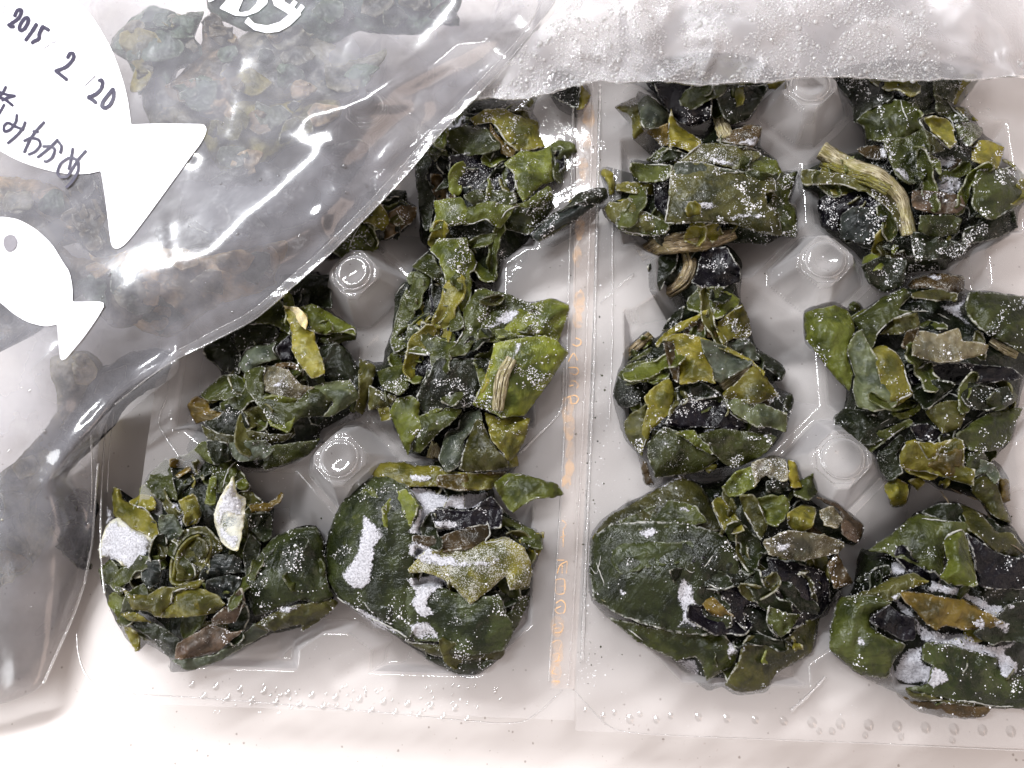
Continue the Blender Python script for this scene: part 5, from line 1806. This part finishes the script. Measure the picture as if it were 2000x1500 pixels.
def z_bag_a(uv):
    uv = np.asarray(uv, float)
    u, v = uv[:, 0], uv[:, 1]
    d = seg_dist(uv, EDGE_A_PTS, False)
    z = 24.5 + 7 * sstep(0, 170, d)
    fall = sstep(680, 1330, v + .25 * (200 - u) * 0)
    z = z * (1 - fall) + (3.5 + 7 * sstep(0, 160, 190 - u)) * fall
    z = z - 4.5 * np.exp(-((u - 175) / 45) ** 2) * sstep(820, 960, v) * (1 - sstep(1200, 1330, v))
    for p, w_, a_ in _rid:
        dd = seg_dist(uv, p, False)
        z = z + a_ * np.exp(-(dd / w_) ** 2)
    for (x0_, y0_, x1_, y1_, w_, a_) in CREASES_A:
        z = z + .42 * a_ * np.exp(-seg_dist(uv, [(x0_, y0_), (x1_, y1_)], False) / w_)
    z = z + 1.1 * nzv(uv, 170, 3.3) + .16 * nzv(uv, 60, 8.1)
    return z


BAG_A = EDGE_A.replace('px ', '') + ' 195 860 188 930 184 1000 172 1090 160 1140 140 1200 112 1270 84 1335 40 1362 -60 1390 -200 1390 -200 -60'


def build_bag_a():
    t = thing('freezer_bag', 'milky clear freezer bag with white fish prints and handwriting lying over the upper left', 'plastic bag', P(200, 500, 18), 'plastic bags')
    o = spline(px('px ' + BAG_A), 11)
    uv, F, d = tri_sheet(o, 9)
    z = z_bag_a(uv) - 1.2 * np.exp(-d / 9)
    link_mesh('top_film', PN(uv, z), F, M['bag'], t, attrs={'clear': .8 * sstep(960, 1330, uv[:, 1])})
    uv, F, d = tri_sheet(o, 22)
    zt = z_bag_a(uv)
    zb = zt - 13 * (1 - np.exp(-d / 70))
    zb = np.where(uv[:, 0] < 190, np.minimum(zb, np.maximum(1.0, zt - 26 * (1 - np.exp(-d / 50)))), zb)
    zb = np.maximum(zb - .4, .6)
    link_mesh('bottom_film', PN(uv, zb), F, M['bag_low'], t)
    # welded side seam: two thin ribs and the flat strip between them
    p = EDGE_A_PTS
    tube(PN(p, z_bag_a(p) - .6), [.20 * RND.uniform(.7, 1.3) for _ in p], 'side_seam', M['bead'], t, 6)
    q = spline(px('px 1078 -60 1060 0 1024 62 970 124 912 184 845 254 786 324 708 408 628 488 558 550 490 608 408 652 330 694'), 8, False)
    tube(PN(q, z_bag_a(q) - .2), [.16 * RND.uniform(.5, 1.5) for _ in q], 'seam_rib', M['bead'], t, 6)
    s = np.vstack([p[:len(p) - 12], q[::-1]])
    uv, F, d = tri_sheet(s, 7)
    link_mesh('seam_strip', PN(uv, z_bag_a(uv) + .12), F, M['seam'], t)
    f = spline(px('px 345 702 285 745 225 792 170 850 120 905 96 936 118 925 175 872 228 826 292 772 345 728'), 7)
    uv, F, d = tri_sheet(f, 6)
    link_mesh('folded_flap', PN(uv, z_bag_a(uv) + .5 + .5 * (1 - np.exp(-d / 5))), F, M['seam'], t)
    for s_, r in (('px 192 905 186 980 180 1060 165 1140', .30), ('px 178 850 180 930 178 1000', .2), ('px 165 1140 140 1210 100 1300 85 1335', .3)):
        e = spline(px(s_), 8, False)
        tube(PN(e, z_bag_a(e) + .1), r, 'lower_seam', M['bead'], t, 6)

    def printed(name, s, mat, h=.25, step=9, jg=0, parent=t, k=.5):
        o_ = spline(px(s), 6, True, k)
        if jg:
            o_ = jag(o_, jg, 8, nseed())
        uv_, F_, d_ = tri_sheet(o_, step)
        return link_mesh(name, PN(uv_, z_bag_a(uv_) + h), F_, M[mat], parent)

    big = printed('fish_print', 'Z1 -500 -150 400 -60 432 0 470 40 520 100 570 180 620 270 660 370 695 480 715 570 728 660 732 690 735 694 850 690 1000 690 1110 692 1140 697 1152 720 1146 750 1120 800 1060 880 980 990 900 1100 820 1210 740 1315 690 1370 655 1388 630 1380 618 1350 605 1250 590 1130 572 1010 563 960 555 955 500 968 400 972 300 958 200 932 100 895 0 842 -200 720 -500 500', 'white', .28)
    small = printed('fish_print', 'Z1 -300 1330 -100 1225 0 1210 100 1225 200 1280 290 1365 350 1460 383 1510 / Z4 395 120 404 180 405 250 412 255 480 255 560 255 578 262 578 285 540 350 470 450 400 535 365 575 345 582 335 570 328 500 322 420 318 385 310 383 250 392 160 370 80 325 0 260 -200 120', 'white', .28)
    printed('printed_eye', 'Z1 18 1360 25 1325 50 1310 80 1315 95 1345 88 1380 62 1402 35 1398', 'greyink', .5, 4, parent=small)
    for s in ('Z1 1150 -40 1210 -40 1196 0 1165 12', 'Z1 1300 -40 1370 -40 1330 60 1340 70 1390 60 1430 20 1450 -40 1500 -40 1490 20 1440 65 1370 90 1310 86 1255 60 1225 45',
              'Z1 1385 95 1420 130 1490 142 1560 122 1610 80 1580 60 1530 30 1510 -40 1570 -40 1590 10 1640 40 1680 80 1620 140 1560 175 1490 184 1420 168 1365 125',
              'Z1 1605 45 1638 0 1660 14 1628 58', 'Z1 1650 65 1680 22 1700 40 1670 78'):
        printed('printed_character', s, 'white', .3, 5, k=.12)

    def hand(name, strokes, w, mat='ink', par=big):
        V, F = [], []
        for st in strokes:
            p_ = spline(px('W ' + st), 2.2, False)
            n = len(p_)
            tt = np.gradient(p_, axis=0)
            tt /= np.linalg.norm(tt, axis=1)[:, None] + 1e-9
            # blunt round ends
            p_ = np.vstack([p_[0] - tt[0] * w * .35, p_, p_[-1] + tt[-1] * w * .35])
            tt = np.vstack([tt[0], tt, tt[-1]])
            nn = np.stack([-tt[:, 1], tt[:, 0]], 1)
            ws = np.array([w * .30] + [w * .5 * RND.uniform(.9, 1.1) for _ in range(n)] + [w * .30])
            A, B = p_ + nn * ws[:, None], p_ - nn * ws[:, None]
            b = len(V)
            zz = z_bag_a(p_) + .45
            PA, PB = PN(A, zz), PN(B, zz)
            for a_, c_ in zip(PA, PB):
                V += [a_, c_]
            F += [(b + 2 * i, b + 2 * i + 1, b + 2 * i + 3, b + 2 * i + 2) for i in range(len(p_) - 1)]
        return link_mesh(name, V, F, M[mat], par, smooth=False)

    W = 7.2
    hand('handwritten_digit', ['130 140 150 95 185 85 190 105 165 160 120 195 80 220', '75 218 95 235 120 236'], W)
    hand('handwritten_digit', ['240 155 215 165 180 215 170 255 185 270 215 255 245 205 252 165 236 155'], W)
    hand('handwritten_digit', ['322 215 285 275 228 355'], W)
    hand('handwritten_digit', ['378 235 350 290 345 310 348 325 335 350 300 365 285 380', '378 235 430 265', '350 292 345 340'], W)
    hand('handwritten_digit', ['600 510 620 475 650 475 650 520 590 590 495 630', '495 630 540 665 590 705'], W)
    hand('handwritten_digit', ['880 715 900 710 910 740 895 790 850 835 785 862', '785 865 820 885 850 910'], W)
    hand('handwritten_digit', ['1000 790 960 840 915 900 905 945 930 958 975 930 1005 870 1008 810 1000 790'], W)
    hand('printed_slash', ['385 428 435 395', '445 380 500 365'], 1.6, 'thin')
    hand('printed_slash', ['755 757 845 672'], 1.8, 'greyink')
    hand('handwritten_character', ['50 770 30 810 -20 880', '-20 810 60 840 130 850', '-30 860 40 880 110 935', '130 850 60 870 20 890', '35 930 10 975 -10 1010'], 5.6)
    hand('handwritten_character', ['148 1020 140 1080 90 1150 40 1165 35 1120 70 1090 130 1120 205 1150', '222 1085 200 1140 150 1200 70 1270'], 5.6)
    hand('handwritten_character', ['390 1085 330 1150 270 1230 215 1350', '215 1250 270 1225 340 1240 355 1290 310 1345 255 1370', '295 1165 335 1170'], 5.6)
    hand('handwritten_character', ['385 1300 450 1300 485 1330 460 1400 410 1435 395 1430', '510 1240 440 1310 335 1395', '520 1260 545 1300 535 1355'], 5.6)
    hand('handwritten_character', ['645 1320 625 1440 610 1500', '760 1340 690 1420 600 1560 540 1570 510 1530 540 1450 620 1400 690 1430 690 1520 640 1610 590 1660'], 5.6)
    hand('printed_mark', ['10 60 40 50 80 60', '20 110 60 100', '40 50 30 130'], 1.2, 'thin')
    # droplets and pinholes on the film
    V, F = [], []
    for k in range(70):
        for _ in range(40):
            q = RND.uniform((0, 0), (900, 1300))
            if inside([q], o)[0] and not inside([q], px('Z1 -500 -150 432 0 732 694 1152 700 650 1388 563 960 0 842'))[0]:
                break
        dome_drop(V, F, PN([q], z_bag_a([q]) + .05)[0], RND.lognormal(-1.25, .35) * MM)
    ob = link_mesh('film_droplets', V, F, M['drop'], t)
    ob['kind'] = 'stuff'


def dome_drop(V, F, c, r, flat=.55):
    b = len(V)
    n = 7
    for a, h in ((1.0, 0.0), (.78, .6), (.40, .92)):
        for i in range(n):
            th = 6.283 * i / n
            V.append((c[0] + r * a * math.cos(th), c[1] + r * a * math.sin(th), c[2] + r * h * flat))
    V.append((c[0], c[1], c[2] + r * flat))
    for ring in range(2):
        for i in range(n):
            j = (i + 1) % n
            F.append((b + ring * n + i, b + ring * n + j, b + ring * n + n + j, b + ring * n + n + i))
    for i in range(n):
        F.append((b + 2 * n + i, b + 2 * n + (i + 1) % n, b + 3 * n))


# seaweed frozen inside the freezer bag
def bagged():
    PAL.update(q1=(.11, .15, .12), q2=(.24, .21, .07), q3=(.060, .055, .058), q4=(.13, .105, .075), q5=(.085, .09, .11), q6=(.33, .25, .18), q7=(.22, .21, .19), q8=(.46, .44, .43))
    spec = [
        ('grey green ragged seaweed piece inside the freezer bag beside the big fish print', 'px 215 90 250 40 300 10 345 30 395 25 380 75 410 110 350 130 330 170 300 150 270 190 258 130', 'q1', 'q1 q7 gy q2 q1', 16),
        ('olive seaweed tuft inside the freezer bag at the tail of the big fish print', 'px 400 250 450 190 540 200 640 190 670 215 620 260 560 290 500 330 440 340 410 300', 'q2', 'q2 gy ol q6', 10),
        ('wide purple brown seaweed mass inside the freezer bag near its diagonal edge', 'px 410 350 500 310 560 330 600 300 700 270 720 300 650 400 560 450 450 470 330 490 300 450 370 420', 'q3', 'q3 q3 q4 q5', 10),
        ('dark seaweed piece inside the freezer bag left of the big fish tail', 'px 120 345 190 340 200 400 190 440 205 480 170 490 130 440 140 380', 'q3', 'q3 q4', 10),
        ('brown seaweed mass inside the freezer bag under the small fish print', 'px -60 400 60 380 140 500 300 520 330 600 220 640 150 560 60 640 -60 700', 'q4', 'q4 gy q6 q1', 10),
        ('dark seaweed wedge inside the freezer bag at the folded flap', 'px 170 740 220 705 290 680 340 690 270 735 215 785 180 850 130 900 120 930 100 860 150 800', 'q5', 'q5 q3', 10),
        ('bluish dark seaweed piece inside the lower end of the freezer bag', 'px 90 930 130 950 170 960 178 1040 165 1110 130 1090 95 1010', 'q5', 'q5 q3', 10),
        ('pale brown seaweed lump inside the freezer bag at the top edge', 'px 400 40 450 60 480 120 470 200 430 230 380 180 330 170 390 100', 'q6', 'q6 gy q4', 10),
        ('large pale grey seaweed mass inside the freezer bag right of the big fish print', 'px 270 150 360 160 440 100 500 60 600 60 700 110 760 100 700 180 640 200 560 190 470 210 400 240 380 330 330 300 290 230', 'q7', 'q7 q1 q6 q7 q2', 18),
        ('grey green seaweed mass inside the freezer bag behind the white lettering at the top', 'px 400 -50 780 -50 900 -20 880 40 800 70 700 60 640 90 560 80 490 60 430 40 400 0', 'q1', 'q1 q7 gy q3 q7', 16),
        ('pale pinkish seaweed mass inside the freezer bag between the two fish prints', 'px -60 350 60 350 130 380 180 500 300 480 420 500 560 470 520 560 420 600 330 660 240 620 190 560 160 470 60 420 -60 430', 'q6', 'q6 q7 q4 q6 q1', 18),
        ('grey seaweed mass inside the freezer bag below the small fish print', 'px 100 700 180 690 200 720 150 800 90 860 40 1000 60 1100 0 1150 -60 1150 -60 980 30 900 110 800', 'q8', 'q8 q8 q7 q6', 12),
    ]
    for lab, s, core, cols, n_ in spec:
        pts = jag(spline(px(s), 9), 5, 24, nseed())
        c0 = pts.mean(0)
        zt = float(z_bag_a(pts).min()) - 3.6
        c = Clump(lab, 'px ' + ' '.join('%.1f %.1f' % tuple(p_) for p_ in pts[::2]), zt=zt - 1.2, bagged_z=max(2, zt - 5), R=50, frost=.3, core=core, ruffles=0, zfun=lambda q: z_bag_a(q) - 3.0, group='seaweed inside the freezer bag', scraps=0)
        # keep the body under the film
        for k in range(n_):
            for _ in range(40):
                q = RND.uniform(pts.min(0), pts.max(0))
                if inside([q], pts)[0]:
                    break
            r = RND.uniform(16, 50)
            m = 8
            poly = [(q[0] + r * RND.uniform(.6, 1.1) * math.cos(6.283 * i / m), q[1] + r * RND.uniform(.5, .9) * math.sin(6.283 * i / m)) for i in range(m)]
            kp = inside(poly, pts)
            poly = [p_ if k_ else tuple(q + (np.array(p_) - q) * .45) for p_, k_ in zip(poly, kp)]
            c.leaf(random.choice(cols.split()), poly, dz=-.2, dome=.3, frost=.1, tilt=.7, step_lift=.02, bend=.8, curl=.5, edge_w=.05)


# ---------------------------------------------------------------- frosted bag at the top
EDGE_B = 'px 905 200 960 192 1000 195 1050 188 1110 170 1165 158 1215 160 1260 158 1310 160 1360 166 1410 166 1460 163 1500 162 1560 153 1640 152 1720 155 1800 158 1860 156 1920 154 2000 150 2060 152'
EDGE_B_PTS = spline(px(EDGE_B), 8, False)
RIDGES_B = [('px 1135 100 1175 108 1195 125', 10, 1.00), ('px 1240 -30 1250 40 1270 110 1300 150', 25, 1.60), ('px 1300 150 1380 120 1480 150', 16, 0.90), ('px 1365 75 1395 75 1390 110 1375 140', 9, 1.20), ('px 1300 30 1310 0 1312 -30', 10, 0.90),
            ('px 1890 -20 1920 20 1950 50 1975 100', 21, 1.80), ('px 1700 40 1800 70 1900 110 1985 145', 14, 0.90), ('px 1960 110 1975 130 1985 150', 9, 1.20), ('px 1840 -20 1880 30 1900 100', 28, 1.20),
            ('px 1430 60 1530 20 1650 -20', 54, 1.40), ('px 1500 130 1600 110 1660 140', 25, 0.90), ('px 1100 60 1180 20 1260 -10', 39, 1.20)]
_ridb = [(spline(px(s), 6, False), w_, a_) for s, w_, a_ in RIDGES_B]


def z_bag_b(uv):
    uv = np.asarray(uv, float)
    d = seg_dist(uv, EDGE_B_PTS, False)
    z = 22.5 + 5 * sstep(0, 150, d)
    for p, w_, a_ in _ridb:
        z = z + a_ * np.exp(-(seg_dist(uv, p, False) / w_) ** 2)
    return z + .7 * nzv(uv, 80, 21.3) + .35 * nzv(uv, 30, 2.1)


def build_bag_b():
    t = thing('plastic_bag', 'frosted clear plastic bag covered in tiny water beads along the top right edge', 'plastic bag', P(1500, 60, 18), 'plastic bags')
    s = EDGE_B.replace('px ', '') + ' 2140 150 2140 -120 1040 -120 1090 0 1045 66 990 132 935 190'
    o = spline(px('px ' + s), 8)
    o2 = jag(jag(o, 4.0, 70, 2.2), 2.4, 9, 5.5)
    uv, F, d = tri_sheet(o2, 8)
    z = z_bag_b(uv)
    link_mesh('top_film', PN(uv, z), F, M['frosty'], t)
    uv, F, d = tri_sheet(o, 20)
    link_mesh('bottom_film', PN(uv, z_bag_b(uv) - 5 * (1 - np.exp(-d / 60)) - .4), F, M['bag_back'], t)
    p = jag(jag(EDGE_B_PTS, 4.0, 70, 2.2), 2.4, 9, 5.5)
    tube(PN(p, z_bag_b(p) + .05), [.30 * RND.uniform(.4, 1.5) for _ in p], 'hem', M['bead'], t, 6)
    V, F = [], []
    q = RND.uniform((900, 0), (2000, 200), (30000, 2))
    q = q[inside(q, o2)]
    m = nzv(q, 60, 4.4) + .5 * nzv(q, 20, 1.2) + .5 * np.exp(-seg_dist(q, EDGE_B_PTS, False) / 25) - .9 * sstep(1780, 1900, q[:, 0])
    q = q[m > -.22][:9500]
    C = PN(q, z_bag_b(q) + .03)
    for c in C:
        dome_drop(V, F, c, min(RND.lognormal(-1.95, .55), .8) * MM, .6)
    ob = link_mesh('water_beads', V, F, M['bead_drop'], t)
    ob['kind'] = 'stuff'


bagged()
build_bag_b()
build_bag_a()


def loose_grains():
    """frost grains and seaweed crumbs lying loose on the egg carton"""
    dg = bpy.context.evaluated_depsgraph_get()
    polys = CLUMP_POLYS
    spots = []
    a = RND.uniform((190, 190), (2000, 1420), (2600, 2))
    b = np.stack([RND.normal(1150, 22, 900), RND.uniform(180, 1360, 900)], 1)
    a = a[(nzv(a, 70, 9.1) + .5 * nzv(a, 25, 3.1)) > .12]
    q = np.vstack([a, b])
    for pl in polys:
        q = q[~inside(q, pl)]
    q = q[~inside(q, spline(px('px ' + BAG_A), 30))]
    trees = [BVHTree.FromObject(o, dg) for o in bpy.data.objects if o.name.startswith('carton_half')]
    org = CAM_POS * MM
    base = np.array([(1, 0, 0), (-1, 0, 0), (0, 1, 0), (0, -1, 0), (0, 0, 1), (0, 0, -1)], float)
    fc = [(0, 2, 4), (2, 1, 4), (1, 3, 4), (3, 0, 4), (2, 0, 5), (1, 2, 5), (3, 1, 5), (0, 3, 5)]
    sets = {'frost_grains': ([], [], M['crystal']), 'seaweed_crumbs': ([], [], M['leaf'])}
    for u, v in q:
        d = (P(u, v, 0) - org).normalized()
        best = None
        for tr in trees:
            h = tr.ray_cast(org, d)
            if h[0] is not None and (best is None or h[0].z > best.z):
                best = h[0]
        if best is None:
            continue
        green = RND.random() < .10
        V, F, _ = sets['seaweed_crumbs' if green else 'frost_grains']
        r = RND.lognormal(-2.0, .4) if green else RND.lognormal(-2.5, .45)
        k = len(V)
        w_ = base * RND.uniform(.5, 1.3, (6, 1)) * r * MM + np.array(best) + np.array([0, 0, .05 * MM])
        V += list(w_)
        F += [tuple(i + k for i in f) for f in fc]
    for nm, (V, F, m) in sets.items():
        o = link_mesh(nm, V, F, m, None, smooth=False)
        o.color = (*PAL['gr'], 0)
        o['kind'] = 'stuff'
        o['label'] = 'white frost grains scattered over the clear egg carton' if nm == 'frost_grains' else 'tiny dark green seaweed crumbs scattered over the clear egg carton'
        o['category'] = 'frost' if nm == 'frost_grains' else 'crumbs'


loose_grains()
